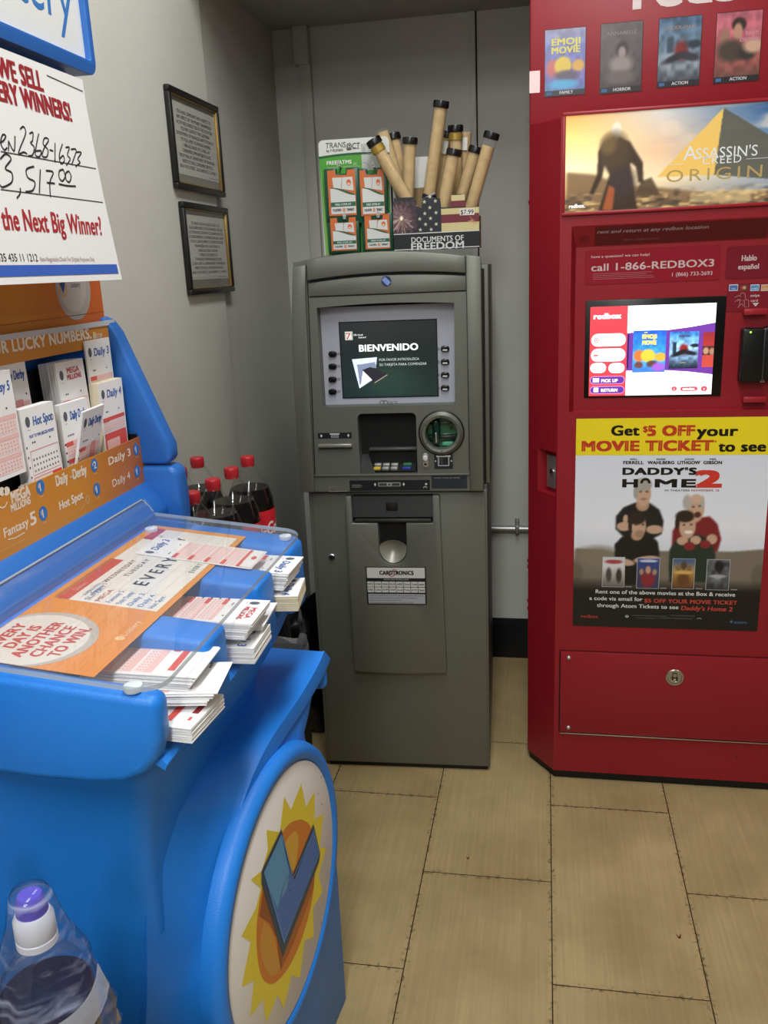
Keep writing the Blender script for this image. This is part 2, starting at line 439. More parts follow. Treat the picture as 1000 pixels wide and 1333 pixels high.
    iv = N.new('ShaderNodeMath'); iv.operation = 'SUBTRACT'; iv.inputs[0].default_value = 1; L.new(b1.outputs['Fac'], iv.inputs[1]); L.new(iv.outputs[0], bp.inputs['Height'])
    L.new(bp.outputs['Normal'], p.inputs['Normal'])
    return m

WALL_X, BACK_Y, SOF_Z, CEIL_Z, SOF_Y = -0.868, 2.972, 2.156, 2.90, 2.20
X1, Y0 = 3.2, -4.2
FLOOR_C = ((WALL_X - 0.1 + X1) / 2, (Y0 + BACK_Y + 0.1) / 2)
b = MB(); b.box(WALL_X - 0.1, Y0, -0.1, X1, BACK_Y + 0.1, 0, floor_material()); struct('floor', b)
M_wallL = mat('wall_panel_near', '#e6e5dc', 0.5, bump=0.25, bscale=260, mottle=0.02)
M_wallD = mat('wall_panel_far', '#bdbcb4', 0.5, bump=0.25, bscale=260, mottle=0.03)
M_back = mat('back_panel_paint', '#cacac3', 0.5, bump=0.15, bscale=200, mottle=0.04, mscale=3)
M_ceil = mat('ceiling_paint', '#a8a79e', 0.7, mottle=0.03)
b = MB()
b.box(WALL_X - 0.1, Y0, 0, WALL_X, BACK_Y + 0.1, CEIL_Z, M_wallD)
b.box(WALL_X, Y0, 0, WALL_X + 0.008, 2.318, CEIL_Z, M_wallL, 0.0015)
struct('wall_left', b)
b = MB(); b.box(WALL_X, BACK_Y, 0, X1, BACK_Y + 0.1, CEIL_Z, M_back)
for x in (-0.238, 0.4, 1.0): b.box(x, BACK_Y - 0.010, 0.157, x + 0.02, BACK_Y, SOF_Z, M_back, 0.001)
for x in (-0.238, 0.4, 1.0): b.box(x + 0.0205, BACK_Y - 0.0012, 0.157, x + 0.0245, BACK_Y, SOF_Z, mat('joint_black', '#1a1a18', 0.8))
struct('wall_back', b)
b = MB(); b.box(WALL_X, SOF_Y, SOF_Z, X1, BACK_Y, CEIL_Z, M_ceil); b.box(WALL_X - 0.1, Y0, CEIL_Z, X1, BACK_Y + 0.1, CEIL_Z + 0.1, mat('store_ceiling', '#dedcd4', 0.8))
struct('ceiling', b)
M_base = mat('baseboard_vinyl', '#0d1116', 0.4)
b = MB(); b.box(WALL_X + 0.01, BACK_Y - 0.006, 0, X1, BACK_Y, 0.157, M_base, 0.002); struct('baseboard_back', b)
b = MB(); b.box(WALL_X, Y0, 0, WALL_X + 0.014, BACK_Y - 0.006, 0.157, M_base, 0.002); struct('baseboard_left', b)
# surface raceway in the corner, batten and low pipe on the back wall
M_race = mat('raceway_paint', '#c2c1b9', 0.5, mottle=0.03)
t = thing('wire_raceway', 'pale grey square wire raceway running down the back wall by the corner', 'raceway', (-0.765, BACK_Y, 0.9))
b = MB(); b.box(-0.780, BACK_Y - 0.022, 0.9, -0.742, BACK_Y, 2.06, M_race, 0.003); link('channel', b, t)
b = MB(); b.box(-0.792, BACK_Y - 0.034, 2.045, -0.744, BACK_Y, SOF_Z, M_race, 0.003); link('top_cover', b, t)
M_pipe = mat('conduit_steel', '#a9aaa6', 0.35, metal=0.7)
t = thing('electrical_conduit', 'thin horizontal metal pipe on the back wall between the two machines', 'pipe', (-0.1, BACK_Y, 0.5))
b = MB(); b.cyl((-0.5, BACK_Y - 0.014, 0.503), (0.3, BACK_Y - 0.014, 0.503), 0.0115, M_pipe); link('pipe', b, t)
b = MB(); b.box(-0.098, BACK_Y - 0.029, 0.489, -0.084, BACK_Y - 0.001, 0.517, M_pipe, 0.003); b.box(-0.099, BACK_Y - 0.006, 0.515, -0.083, BACK_Y, 0.54, M_pipe, 0.002)
b.cyl((-0.091, BACK_Y - 0.006, 0.53), (-0.091, BACK_Y - 0.009, 0.53), 0.004, mat('screw', '#d8d8d4', 0.3, metal=0.9)); link('clamp', b, t)

# framed notices on the left wall
M_frame = mat('frame_black', '#1c1b18', 0.35); M_gold = mat('frame_gold_lip', '#a8894a', 0.35, metal=0.7)
EN = ['YOU HAVE COMPLAINTS WITH RESPECT TO', 'ANY ASPECT OF THE MONEY TRANSMISSION', 'ACTIVITIES CONDUCTED AT THIS LOCATION', 'YOU MAY CONTACT THE CALIFORNIA', 'DEPARTMENT OF FINANCIAL INSTITUTIONS AT', 'ITS TOLL-FREE TELEPHONE NUMBER,', '1-800-622-0620, BY E-MAIL AT', 'CONSUMER.COMPLAINT@DFI.CA.GOV,', 'OR BY MAIL AT DEPARTMENT OF FINANCIAL', 'INSTITUTIONS, CONSUMER SERVICES,', '1810 13TH STREET, SACRAMENTO, CA 95811']
ES = ['SI TIENE ALGUNA QUEJA ACERCA DE', 'CUALQUIER ASPECTO RELACIONADO CON LAS', 'ACTIVIDADES DE ENVIO DE DINERO EN ESTE', 'ESTABLECIMIENTO, COMUNIQUESE SIN CARGO', 'CON EL DEPARTAMENTO DE INSTITUCIONES', 'FINANCIERAS DE CALIFORNIA AL', '1-800-622-0620 O EN SU', 'CORREO ELECTRONICO A', 'CONSUMER.COMPLAINT@DFI.CA.GOV,', 'O UNA CARTA A DEPARTMENT OF FINANCIAL', 'INSTITUTIONS, CONSUMER SERVICES,', '1810 13TH STREET, SACRAMENTO, CA 95811']
def notice(y0, y1, z0, z1, lines, label):
    x = WALL_X + 0.0085
    t = thing('picture_frame', label, 'picture frame', (x, (y0 + y1) / 2, z0), group='framed notices on the left wall')
    fw = 0.014
    b = MB()
    for (a, c, d, e) in ((y0, z0, y1, z0 + fw), (y0, z1 - fw, y1, z1), (y0, z0 + fw, y0 + fw, z1 - fw), (y1 - fw, z0 + fw, y1, z1 - fw)):
        b.box(x, a, c, x + 0.014, d, e, M_frame, 0.003)
    link('frame', b, t)
    b = MB(); g = 0.003
    for (a, c, d, e) in ((y0 + fw, z0 + fw, y1 - fw, z0 + fw + g), (y0 + fw, z1 - fw - g, y1 - fw, z1 - fw), (y0 + fw, z0 + fw, y0 + fw + g, z1 - fw), (y1 - fw - g, z0 + fw, y1 - fw, z1 - fw)):
        b.box(x, a, c, x + 0.011, d, e, M_gold, 0.0008)
    link('gold_lip', b, t)
    b = MB(); b.box(x, y0 + fw + .0005, z0 + fw + .0005, x + 0.004, y1 - fw - .0005, z1 - fw - .0005, mat('backing_board', '#86857a', 0.6))
    W, H = y1 - y0 - 2 * fw - 2 * g, z1 - z0 - 2 * fw
    p = Print(); p.rect(0.004, 0.022, W - 0.001, H - 0.014, ink('#c9c8c0'), 1)
    n = len(lines); hh = (H - 0.062) / n
    for i, s in enumerate(lines):
        p.text(s, W / 2 + .003, H - 0.033 - hh * i - hh * 0.3, hh * 0.62, ink('#2a2a28'), 2, 'c', w=min(W * 0.92, 0.0062 * len(s)), bold=0.02)
    p.text('Department of Financial Institutions', W - 0.01, 0.026, 0.003, ink('#2a2a28'), 2, 'r')
    p.to(b, (x + 0.0042, y0 + fw + g, z0 + fw), (0, 1, 0), (0, 0, 1))
    link('notice', b, t)
    b = MB(); b.box(x + 0.0062, y0 + fw + .001, z0 + fw + .001, x + 0.0075, y1 - fw - .001, z1 - fw - .001, clear('frame_glass', '#ffffff', 0.05, 1.35, 0.0)); link('glass', b, t)
notice(2.035, 2.355, 1.612, 1.836, EN, 'black picture frame on the left wall holding the English notice, upper of the pair')
notice(2.053, 2.362, 1.367, 1.585, ES, 'black picture frame on the left wall holding the Spanish notice, lower of the pair')

# ================================================================== CASH MACHINE
M_atm = mat('atm_grey', '#75776f', 0.46, metal=0.6, bump=0.12, bscale=700)
M_atmD = mat('atm_grey_dark', '#6e6d65', 0.45, metal=0.6, bump=0.1, bscale=700)
M_blk = mat('black_plastic', '#0c0c0c', 0.35)
M_void = mat('black_recess', '#070707', 0.6)
M_chrome = mat('chrome', '#d9d9d6', 0.18, metal=1.0)
ATM_O = (-0.626, 2.183, 0); ATM_A = math.atan2(0.0215, 0.487)
_au = Vector((math.cos(ATM_A), math.sin(ATM_A), 0)); _an = Vector((math.sin(ATM_A), -math.cos(ATM_A), 0))
def atm(px, py, y=0.0):
    """a photo pixel on the machine's front: (x across, z up) in its own frame, y behind the front"""
    q = hit(px, py, Vector(ATM_O) - y * _an, _an) - Vector(ATM_O)
    return (q.dot(_au), q.z)
A = thing('cash_machine', 'grey free-standing cash machine with a lit screen against the back wall', 'cash machine', ATM_O, ATM_A, world=False)
YB = 0.62
b = MB()
b.box(0.000, 0.004, 0.014, 0.481, YB, 0.842, M_atm, 0.004)
b.box(0.010, 0.0, 0.018, 0.476, 0.006, 0.836, M_atm, 0.003)
link('safe_cabinet', b, A)
b = MB(); b.box(-0.004, 0.066, 0.8425, 0.4885, YB, 1.410, M_atm, 0.004); b.box(0.0, 0.055, 0.85, 0.478, 0.067, 1.40, M_void); link('rear_housing', b, A)
b = MB(); b.box(0.008, 0.012, 0.0, 0.474, YB - 0.02, 0.014, M_blk); link('plinth', b, A)
# head: side view profile extruded across, with arched top
def arch(x): 
    t = (x - 0.232) / 0.232
    return 1.4515 - 0.022 * t * t - 0.003 * t
b = MB()
xs = [0.008 + (0.470 - 0.008) * i / 16 for i in range(17)]
side_l = [(-0.014, 0.845), (-0.0135, 1.0), (-0.0115, 1.17), (-0.003, 1.32), (0.006, 1.40)]
out = [(0.4725, 0.845), (0.4725, 1.39)] + [(x, arch(x)) for x in reversed(xs)] + side_l[::-1]
Ysc0, Ysc1 = atm(419, 401), atm(591, 527)
scr = rrect(0.0605, 1.071, 0.4045, 1.322, 0.002, 1)
scr = [(0.0605, 1.071), (0.4025, 1.071)] + [(0.4055, 1.318)] + [(0.4055 - 0.345 * k / 8, 1.322 + 0.006 * math.sin(math.pi * k / 8)) for k in range(9)]
slot = rrect(0.150, 0.893, 0.302, 1.052, (0.002, 0.002, 0.012, 0.012), 4)
cc = ring(0.3665, 0.998, 0.0415, n=40)
b.plate(out, [scr, slot, cc], -0.022, 0.020, M_atm)
# shell behind the fascia
b.prism([(x, 0.020, z) for x, z in out], (0, 0.035, 0), M_atm)
for f in b.bm.faces: pass
link('head', b, A, 30)
# cut-outs get their own dark linings inside the head
b = MB()
def lining(pts, y0, y1, back_m, side_m):
    n = len(pts)
    b.add([(x, y0, z) for x, z in pts] + [(x, y1, z) for x, z in pts], [(i, (i + 1) % n, (i + 1) % n + n, i + n) for i in range(n)], side_m)
    b.add([(x, y1, z) for x, z in pts], [tuple(range(n))], back_m)
b.box(0.05, 0.0195, 0.88, 0.425, 0.0199, 1.34, M_void)
link('inner_lining', b, A)
# raised trims left and right, cap and camera strip
b = MB()
b.prism([(-0.0142, -0.022, 0.846), (0.0255, -0.022, 0.846), (0.0300, -0.022, 1.10), (0.0365, -0.022, 1.36), (0.0415, -0.022, 1.427), (0.0082, -0.022, 1.424), (-0.0035, -0.022, 1.31), (-0.0117, -0.022, 1.16)], (0, -0.010, 0), M_atm, 0.003)
link('side_trim', b, A)
b = MB(); b.prism([(0.4375, -0.022, 0.846), (0.4725, -0.022, 0.846), (0.4725, -0.022, 1.428), (0.4365, -0.022, 1.434)], (0, -0.010, 0), M_atm, 0.003); link('side_trim', b, A)
b = MB()
def garc(x): return 1.401 - 0.011 * ((x - 0.25) / 0.2) ** 2
xs2 = [0.0435 + (0.435 - 0.0435) * i / 14 for i in range(15)]
b.prism([(x, -0.022, garc(x)) for x in xs2] + [(x, -0.022, arch(x) - 0.001) for x in reversed(xs2)], (0, -0.012, 0), M_atm, 0.003)
link('top_cap', b, A)
b = MB()
b.prism([(0.0435, -0.0218, 1.351), (0.435, -0.0218, 1.351)] + [(x, -0.0218, garc(x) - 0.007) for x in reversed(xs2)], (0, -0.003, 0), M_atm, 0.001)
link('camera_strip', b, A)
c0 = atm(503, 366, -0.026)
b = MB(); b.cyl((c0[0], -0.0245, c0[1]), (c0[0], -0.0265, c0[1]), 0.0125, mat('camera_lens', '#26345e', 0.08, coat=1.0)); b.prism([(c0[0] - .011, -0.0266, c0[1] + 0.003), (c0[0] - 0.003, -0.0266, c0[1] + .011), (c0[0] + .011, -0.0266, c0[1] - 0.003), (c0[0] + 0.003, -0.0266, c0[1] - 0.011)], (0, -0.0004, 0), mat('lens_stripe', '#7d9ad6', 0.2)); link('camera_lens', b, A)
# dark groove under the cap and around the bezel
b = MB()
b.prism([(x, -0.0222, garc(x) - 0.0065) for x in xs2] + [(x, -0.0222, garc(x) - 0.0003) for x in reversed(xs2)], (0, -0.0006, 0), M_void)
b.box(0.0435, -0.0226, 1.348, 0.435, -0.0221, 1.3508, M_void)
b.box(0.4355, -0.0226, 0.90, 0.4375, -0.0221, 1.43, M_void)
b.prism([(0.0265, -0.0226, 0.885), (0.029, -0.0226, 0.885), (0.0435, -0.0226, 1.42), (0.041, -0.0226, 1.42)], (0, 0.0004, 0), M_void)
link('groove', b, A)
# screen surround
M_lav = mat('screen_surround', '#a9acb8', 0.45)
b = MB(); b.box(0.061, 0.014, 1.0715, 0.405, 0.0185, 1.3205, M_lav)
p = Print(); u, v = atm(508, 524, 0.014)
for dx in (-0.022, -0.012): p.annulus(u + dx, v, 0.0042, 0.0062, ink('#4a4c54'), 1, 20)
p.text('NCR', u - 0.003, v - 0.004, 0.008, ink('#55575f'), 1, w=0.022)
for q in ((433, 461), (433, 477), (433, 494), (433, 510), (579, 454), (579, 471), (579, 488), (579, 505)):
    bu, bv = atm(*q, 0.014); s = 1 if bu < 0.2 else -1
    p.rect(bu + s * 0.012, bv - 0.0035, bu + s * 0.021, bv + 0.0035, ink('#7d808a'), 1)
p.to(b, (0, 0.014, 0)); link('screen_surround', b, A)
for q in ((433, 461), (433, 477), (433, 494), (433, 510), (579.5, 454), (579.5, 471), (579.5, 488), (579.5, 505)):
    bu, bv = atm(*q, 0.010)
    b = MB(); pts = rrect(bu - 0.011, bv - 0.0075, bu + 0.011, bv + 0.0075, 0.0072)
    b.prism([(x, 0.0138, z) for x, z in pts], (0, -0.007, 0), mat('button_black', '#121212', 0.18), 0.002)
    if bu > 0.2:
        p = Print(); p.rr(bu - 0.006, bv - 0.005, bu + 0.006, bv - 0.001, 0.001, ink('#c9cacc', 0.3), 1); p.to(b, (0, 0.0068, 0))
    link('function_button', b, A)
# display
S0, S1 = (0.1105, 1.0905), (0.3565, 1.2805)
b = MB(); b.box(S0[0] - .003, 0.0125, S0[1] - .003, S1[0] + .003, 0.0142, S1[1] + .003, mat('screen_edge', '#15181a', 0.3))
p = Print(); cv = Art(40, 30, '#1f2726').vgrad([(0, '#1c2b27'), (0.6, '#1d2423'), (1, '#272a2b')]).ell(0.5, 0.15, 0.25, 0.3, '#22372f', 1.2).get()
p.canvas(*S0, *S1, cv, attr_mat('atm_screen', 0.15, 0.75), 1)
def sq(fx, fy): return (S0[0] + (fx - 38) / 765 * (S1[0] - S0[0]), S1[1] - (fy - 150) / 590 * (S1[1] - S0[1]))
wt = glow('#e8eeee', 0.9); gy = glow('#b9c2c4', 0.7)
p.text('BIENVENIDO', *sq(186, 376), 0.0165, wt, 2, w=0.151, bold=0.035)
p.text('POR FAVOR INTRODUZCA', *sq(343, 456), 0.0062, gy, 2, w=0.103); p.text('SU TARJETA PARA COMENZAR', *sq(343, 495), 0.0062, gy, 2, w=0.122)
u, v = sq(76, 283); p.rect(u, v, u + 0.0195, v + 0.021, glow('#dcdcd8', .7), 2); p.rect(u + .0015, v + .0015, u + .018, v + .0195, glow('#3f7d5a', .4), 3); p.rect(u + .003, v + .0025, u + .0165, v + .0185, glow('#e4e4e0', .7), 4); p.text('7', u + .0035, v + .003, .014, glow('#b5423a', .7), 5, w=.011, bold=.03)
p.text('Oh thank', *sq(146, 252), 0.0045, wt, 2, shear=.2); p.text('heaven!', *sq(184, 272), 0.0045, wt, 2, shear=.2)
p.poly([sq(*q) for q in ((122, 436), (326, 425), (312, 512), (308, 510), (300, 470), (160, 480), (176, 560), (280, 605), (172, 670))], glow('#cfd8ee', .75), 2)
p.poly([sq(*q) for q in ((162, 482), (308, 462), (318, 506), (205, 520), (188, 632), (176, 640))], glow('#7f8aa6', .6), 3)
p.poly([sq(*q) for q in ((188, 634), (206, 528), (280, 604))], glow('#dfe5f4', .75), 4)
p.poly([sq(*q) for q in ((205, 522), (270, 500), (404, 562), (298, 626))], glow('#2a2730', .6), 5); p.line([sq(298, 628), sq(404, 566)], 0.0018, glow('#a9a48c', .6), 6)
p.to(b, (0, 0.0122, 0)); link('display_screen', b, A)
# keypad well
b = MB()
b.box(0.150, 0.10, 0.893, 0.302, 0.104, 1.052, M_void); b.box(0.1495, 0.0199, 0.892, 0.152, 0.10, 1.05, M_void); b.box(0.3005, 0.0199, 0.892, 0.303, 0.10, 1.05, M_void)
b.prism([(0.152, 0.0, 0.894), (0.3, 0.0, 0.894), (0.3, 0.10, 0.93), (0.152, 0.10, 0.93)], (0, 0, 0.002), mat('atm_black_matte', '#161616', 0.5))
b.prism([(0.1505, -0.021, 0.893), (0.19, -0.021, 0.893), (0.1505, 0.05, 0.97)], (0, 0.001, 0), M_blk)
link('keypad_well', b, A)
b = MB()   # hinged dark shield over the keys
b.box(0.180, 0.030, 0.955, 0.292, 0.09, 0.985, mat('shield_black', '#0d0d0e', 0.25), 0.004)
b.box(0.172, 0.004, 0.948, 0.300, 0.032, 0.956, mat('shield_lip', '#4a4a4a', 0.3), 0.003)
link('keypad_shield', b, A)
kp = MB()
def kbox(px, w, y, z, m): kp.box(px, y, z, px + w, y + 0.012, z + 0.006, m, 0.0015)
b = MB(); M_key = mat('key_steel', '#b9b9b6', 0.35, metal=0.5)
b.prism([(0.172, -0.014, 0.8965), (0.296, -0.014, 0.8965), (0.296, 0.07, 0.925), (0.172, 0.07, 0.925)], (0, 0, 0.002), mat('key_plate', '#26272a', 0.35)); link('keypad', b, A)
kpar = [o for o in A.children if o.name.startswith('keypad') and 'well' not in o.name and 'shield' not in o.name][0]
for r in range(4):
    for c, x in enumerate((0.184, 0.2065, 0.229, 0.2605)):
        m = M_key if c < 3 else mat('key_blue', '#2f3f9a', 0.4)
        if r == 0 and c == 0: m = mat('key_yellow', '#d8b53a', 0.4)
        if c == 3: m = (mat('key_blue', '#2f3f9a', 0.4), mat('key_green', '#2f7d4a', .4), mat('key_amber', '#c9a63a', .4), mat('key_red', '#a03030', .4))[r]
        y = -0.011 + r * 0.018; z = 0.8985 + (y + 0.014) * 0.34
        k = MB(); k.box(x, y, z, x + (0.0185 if c < 3 else 0.023), y + 0.014, z + 0.007, m, 0.0018); link('key', k, kpar)
# card reader
b = MB(); n = 48
prof = [(0.0555, 0), (0.0555, 0.006), (0.052, 0.009), (0.048, 0.0135), (0.0415, 0.012), (0.040, 0.0), (0.040, -0.02)]
b.lathe([(r, z) for r, z in prof], M_atm, (0.3665, -0.022, 0.998), (0, -1, 0), n, cap=False)
for k in range(6):
    a = R(30 + 60 * k); b.cyl((0.3665 + 0.045 * math.cos(a), -0.0345, 0.998 + 0.045 * math.sin(a)), (0.3665 + 0.045 * math.cos(a), -0.0352, 0.998 + 0.045 * math.sin(a)), 0.0016, M_blk, 8)
b.lathe([(0.0595, 0), (0.0590, 0.003), (0.0555, 0.004)], M_blk, (0.3665, -0.022, 0.998), (0, -1, 0), n, cap=False)
link('card_reader_ring', b, A)
cr = MB(); M_grn = mat('reader_green', '#1f6b4c', 0.15, coat=0.6); M_grnD = mat('reader_green_dark', '#0c2c20', 0.2, coat=.5)
cr.cyl((0.3665, 0.012, 0.998), (0.3665, 0.008, 0.998), 0.041, M_grn, 40)
for z0, z1 in ((1.015, 1.020), (0.988, 0.9915), (0.972, 0.985)): cr.box(0.33, 0.002, z0, 0.404, 0.009, z1, M_grnD, 0.001)
cr.box(0.342, -0.018, 0.964, 0.362, 0.009, 1.033, M_grnD, 0.008, 3); cr.box(0.350, -0.020, 0.972, 0.354, -0.015, 0.998, mat('slot_glint', '#cfd6d2', .1, metal=.8), 0.001)
cr.box(0.367, -0.004, 0.961, 0.395, 0.009, 0.971, mat('reader_green_lit', '#56b48a', 0.2), 0.002)
cr.cyl((0.390, 0.008, 1.006), (0.390, 0.005, 1.006), 0.005, M_grnD, 16)
link('card_slot', cr, A)
# stickers, receipt slot, lock
u, v = atm(436, 567, -0.022); b = MB(); b.box(u - 0.0445, -0.0228, v - 0.0075, u + 0.0445, -0.0221, v + 0.0075, mat('decal_black', '#1b1d20', 0.4))
p = Print(); W_ = ink('#c9cbcc')
for s in (-1, 1): p.poly([(u + s * .036, v - .0045), (u + s * .036 + .003, v), (u + s * .036, v + .0045), (u + s * .036 - .003, v)], W_)
p.rect(u - .013, v + .003, u + .013, v + .006, W_); p.rect(u - .010, v - .006, u + .010, v + .003, ink('#8b8d90'))
for i in range(4): p.rect(u - .008 + i * .0043, v - .005, u - .0062 + i * .0043, v + .002, ink('#3a3c40'), 2)
p.to(b, (0, -0.0229, 0)); link('receipt_decal', b, A)
u, v = atm(436.5, 580, -0.024); b = MB(); b.box(u - 0.045, -0.030, v - 0.0045, u + 0.045, -0.0215, v + 0.0045, mat('slot_metal', '#a3a29a', 0.3, metal=.6), 0.002); b.box(u - 0.043, -0.0302, v - 0.007, u + 0.045, -0.0216, v - 0.0047, M_void); link('receipt_slot', b, A)
u, v = atm(577.5, 600, -0.022); b = MB(); b.box(u - 0.024, -0.0228, v - 0.021, u + 0.024, -0.0221, v + 0.022, mat('decal_navy', '#20242b', 0.4))
p = Print(); p.rect(u - .0185, v + .0105, u + .0185, v + .0150, W_)
for a in ((-.0145, -.013, .0145, -.0112), (-.0145, -.013, -.0125, .0105), (.0125, -.013, .0145, .0105)): p.rect(u + a[0], v + a[1], u + a[2], v + a[3], W_)
for s in (-1, 1): p.poly([(u + s * .0205, v - .003), (u + s * .0205 + .002, v), (u + s * .0205, v + .003), (u + s * .0205 - .002, v)], W_, 2)
p.rect(u - .011, v - .006, u - .009, v + .008, ink('#6b6f78'), 1); p.rect(u - .005, v - .009, u - .003, v + .009, ink('#565a62'), 1)
p.to(b, (0, -0.0229, 0)); link('card_decal', b, A)
b = MB(); u, v = atm(554, 598, -0.024)
b.prism([(x, -0.0222, z) for x, z in rrect(u - .007, v - .022, u + .0075, v + .017, .007)], (0, -.004, 0), mat('socket_grey', '#a9aaa8', .35, metal=.4), .0015)
b.lathe([(0.0001, .009), (0.006, .008), (.0075, .004), (.0075, 0)], mat('bright_knob', '#e6e6e2', 0.2, metal=.3), (u, -.025, v + .004), (0, -1, 0), 20, False)
b.lathe([(.003, -.001), (.004, .003), (.0065, .003), (.0068, 0)], M_chrome, (u, -.025, v - .013), (0, -1, 0), 20, False); b.cyl((u, -.0262, v - .0115), (u, -.0266, v - .0115), .004, M_void, 14)
link('headphone_socket', b, A)
# lower lip of the head with its decals
b = MB(); b.box(0.020, -0.027, 0.8875, 0.437, -0.0215, 0.8915, M_atm, 0.001); link('ledge', b, A)
b = MB(); p = Print()
u0, v0 = atm(455, 626.5, -.022); u1, v1 = atm(560, 638, -.022)
p.rect(u0, 0.8465, u1, v0 + .002, mat('decal_black', '#1b1d20', 0.4), 1)
um, vm = atm(507, 630.5, -.022)
p.rr(um - .030, vm - .0055, um + .030, vm + .0055, .002, ink('#8d8e88'), 2); p.rr(um - .027, vm - .0035, um + .027, vm + .003, .001, ink('#33352f'), 3); p.ell(um, vm, .007, .0045, ink('#a9aaa2'), 4); p.ell(um, vm, .004, .0025, ink('#2f312c'), 5)
for s in (-1, 1): p.poly([(um + s * .038, vm - .005), (um + s * .038 + .003, vm), (um + s * .038, vm + .005), (um + s * .038 - .003, vm)], W_, 2)
for i in range(3): p.rect(u0 + .006, vm - .001 - i * .0032, u0 + .03 + .004 * (i == 1), vm + .0002 - i * .0032, ink('#7d7c72'), 2)
ua, va = atm(552, 632, -.022); p.annulus(ua + .003, va - .007, .0035, .005, W_, 2, 14, 0, 180); p.ell(ua + .006, va + .004, .0028, .0028, W_, 2)
p.to(b, (0, -0.0222, 0)); b.box(u0, -0.0222, 0.8466, u1, -0.0220, v0 + .002, M_blk); link('lower_decal', b, A)
b = MB(); u0, v0 = atm(562, 634, -.022); u1, v1 = atm(608, 619, -.022)
b.box(u0, -0.0232, v0 - .004, u1, -0.0221, v1, mat('decal_slate', '#262b33', .45)); p = Print(); p.text('INSERT CARD OR SWIPE', u0 + .008, v1 - .007, .0032, ink('#9aa0a8'), 1, w=.066); p.to(b, (0, -.0233, 0)); link('slate_decal', b, A)
b = MB(); p = Print(); u0, v0 = atm(429, 640, -.022); p.line([(u0, v0 + .014), (u0, v0), (u0 + .05, v0 + .001)], .0012, ink('#9d9c92')); p.line([(u0, v0 + .0135), (u0 + .034, v0 + .0125)], .0009, ink('#85847b')); b.box(u0 - .001, -0.02205, v0, u0 + .05, -0.022, v0 + .013, M_atm); p.to(b, (0, -.0221, 0)); link('tape_residue', b, A)
# dispenser door below
b = MB()
arcb = [(0.104 + 0.260 * k / 12, 0.3225 - 0.0055 * math.sin(math.pi * k / 12)) for k in range(13)]
cup = [(0.2285 + 0.0375 * math.cos(R(a)), 0.682 + 0.039 * math.sin(R(a))) for a in range(0, -181, -15)]
outl = arcb + [(0.364, 0.34), (0.357, 0.832), (0.338, 0.832), (0.338, 0.757), (0.266, 0.757)] + cup + [(0.191, 0.757), (0.122, 0.757), (0.122, 0.832), (0.105, 0.832)]
b.prism([(x, 0.0, z) for x, z in outl], (0, -0.024, 0), M_atm, 0.003)
link('dispenser_door', b, A)
dd = [o for o in A.children if o.name.startswith('dispenser_door')][0]
b = MB(); b.box(0.122, -0.002, 0.757, 0.338, -0.0005, 0.832, M_void)
b.prism([(0.123, -0.003, 0.826), (0.337, -0.003, 0.826), (0.337, -0.016, 0.772), (0.123, -0.016, 0.772)], (0, 0.002, 0), mat('chute_dark', '#232422', 0.35), 0)
b.box(0.128, -0.022, 0.759, 0.334, -0.006, 0.768, mat('chute_lip', '#30312e', 0.3), 0.003); b.box(0.213, -0.0165, 0.790, 0.244, -0.012, 0.812, M_void, .002); b.box(0.1915, -.002, .69, .2655, -.0005, .757, M_void)
link('cash_chute', b, dd)
b = MB(); rings = []
for k in range(9):
    s = 1 - k / 8 * 0.98; dpt = 0.001 + 0.014 * (1 - (1 - k / 8) ** 2)
    rings.append([(0.2285 + 0.0372 * s * math.cos(R(a)), -0.0225 + 0.018 * math.sin(math.pi / 2 * k / 8), 0.688 + (0.043 if a > 180 else 0.022) * s * math.sin(R(a))) for a in range(0, 360, 15)])
b.loft(rings, mat('cup_grey', '#9a988c', 0.35, metal=0.4), cap=False); link('finger_cup', b, dd)
b = MB(); W0, H0 = 0.164, 0.109; b.box(0.1515, -0.0252, 0.5255, 0.3155, -0.0243, 0.6345, mat('decal_black', '#1b1d20', 0.4), 0)
p = Print(); wht = ink('#c9c9c6'); k = ink('#161616')
p.rr(.003, .077, .161, .107, .002, wht); p.text('CARDTRONICS', W0 / 2 + .002, .087, .011, k, 4, 'c', w=.092, bold=.05)
p.line([(.066, .085), (.060, .090), (.080, .103), (.090, .094), (.070, .080), (.064, .085)], .0022, ink('#b03a3c'), 3)
p.text('WWW.CARDTRONICS.COM', W0 / 2, .0712, .0036, wht, 2, 'c', w=.068)
lg = ['NYCE', 'STAR', 'VISA', 'PLUS', 'AMEX', 'Cirrus', 'Credit', 'maestro', 'DISC', 'Link', 'ATM', 'COOP', 'accel', 'Pulse', 'ATX', 'Quest']
for i in range(16):
    c, r = i % 8, i // 8; x = .003 + c * .01985; y = .052 - r * .0165
    p.rect(x, y, x + .0182, y + .0148, wht); p.text(lg[i], x + .0091, y + .005, .0052, ink('#3a3a3a'), 2, 'c', w=.0145, bold=.03)
p.rect(.004, .003, .160, .031, ink('#a3a4aa'))
for i, s in enumerate(['CONTACT CARDTRONICS: This ATM terminal is operated by Cardtronics. To', 'report suspicious activity concerning this ATM, or operational', 'problems with the machine, please call', 'ATM Inspections and surcharge. Deposits are not accepted at this ATM']):
    p.text(s, .007, .0245 - i * .0067, .0036, ink('#2a2a30'), 2, w=(.148, .13, .085, .12)[i])
p.text('1-800-000-0000', .098, .0245 - 2 * .0067, .0036, k, 2, bold=.04, w=.034) if False else None
p.to(b, (0.1515, -0.0253, 0.5255)); link('operator_label', b, dd)
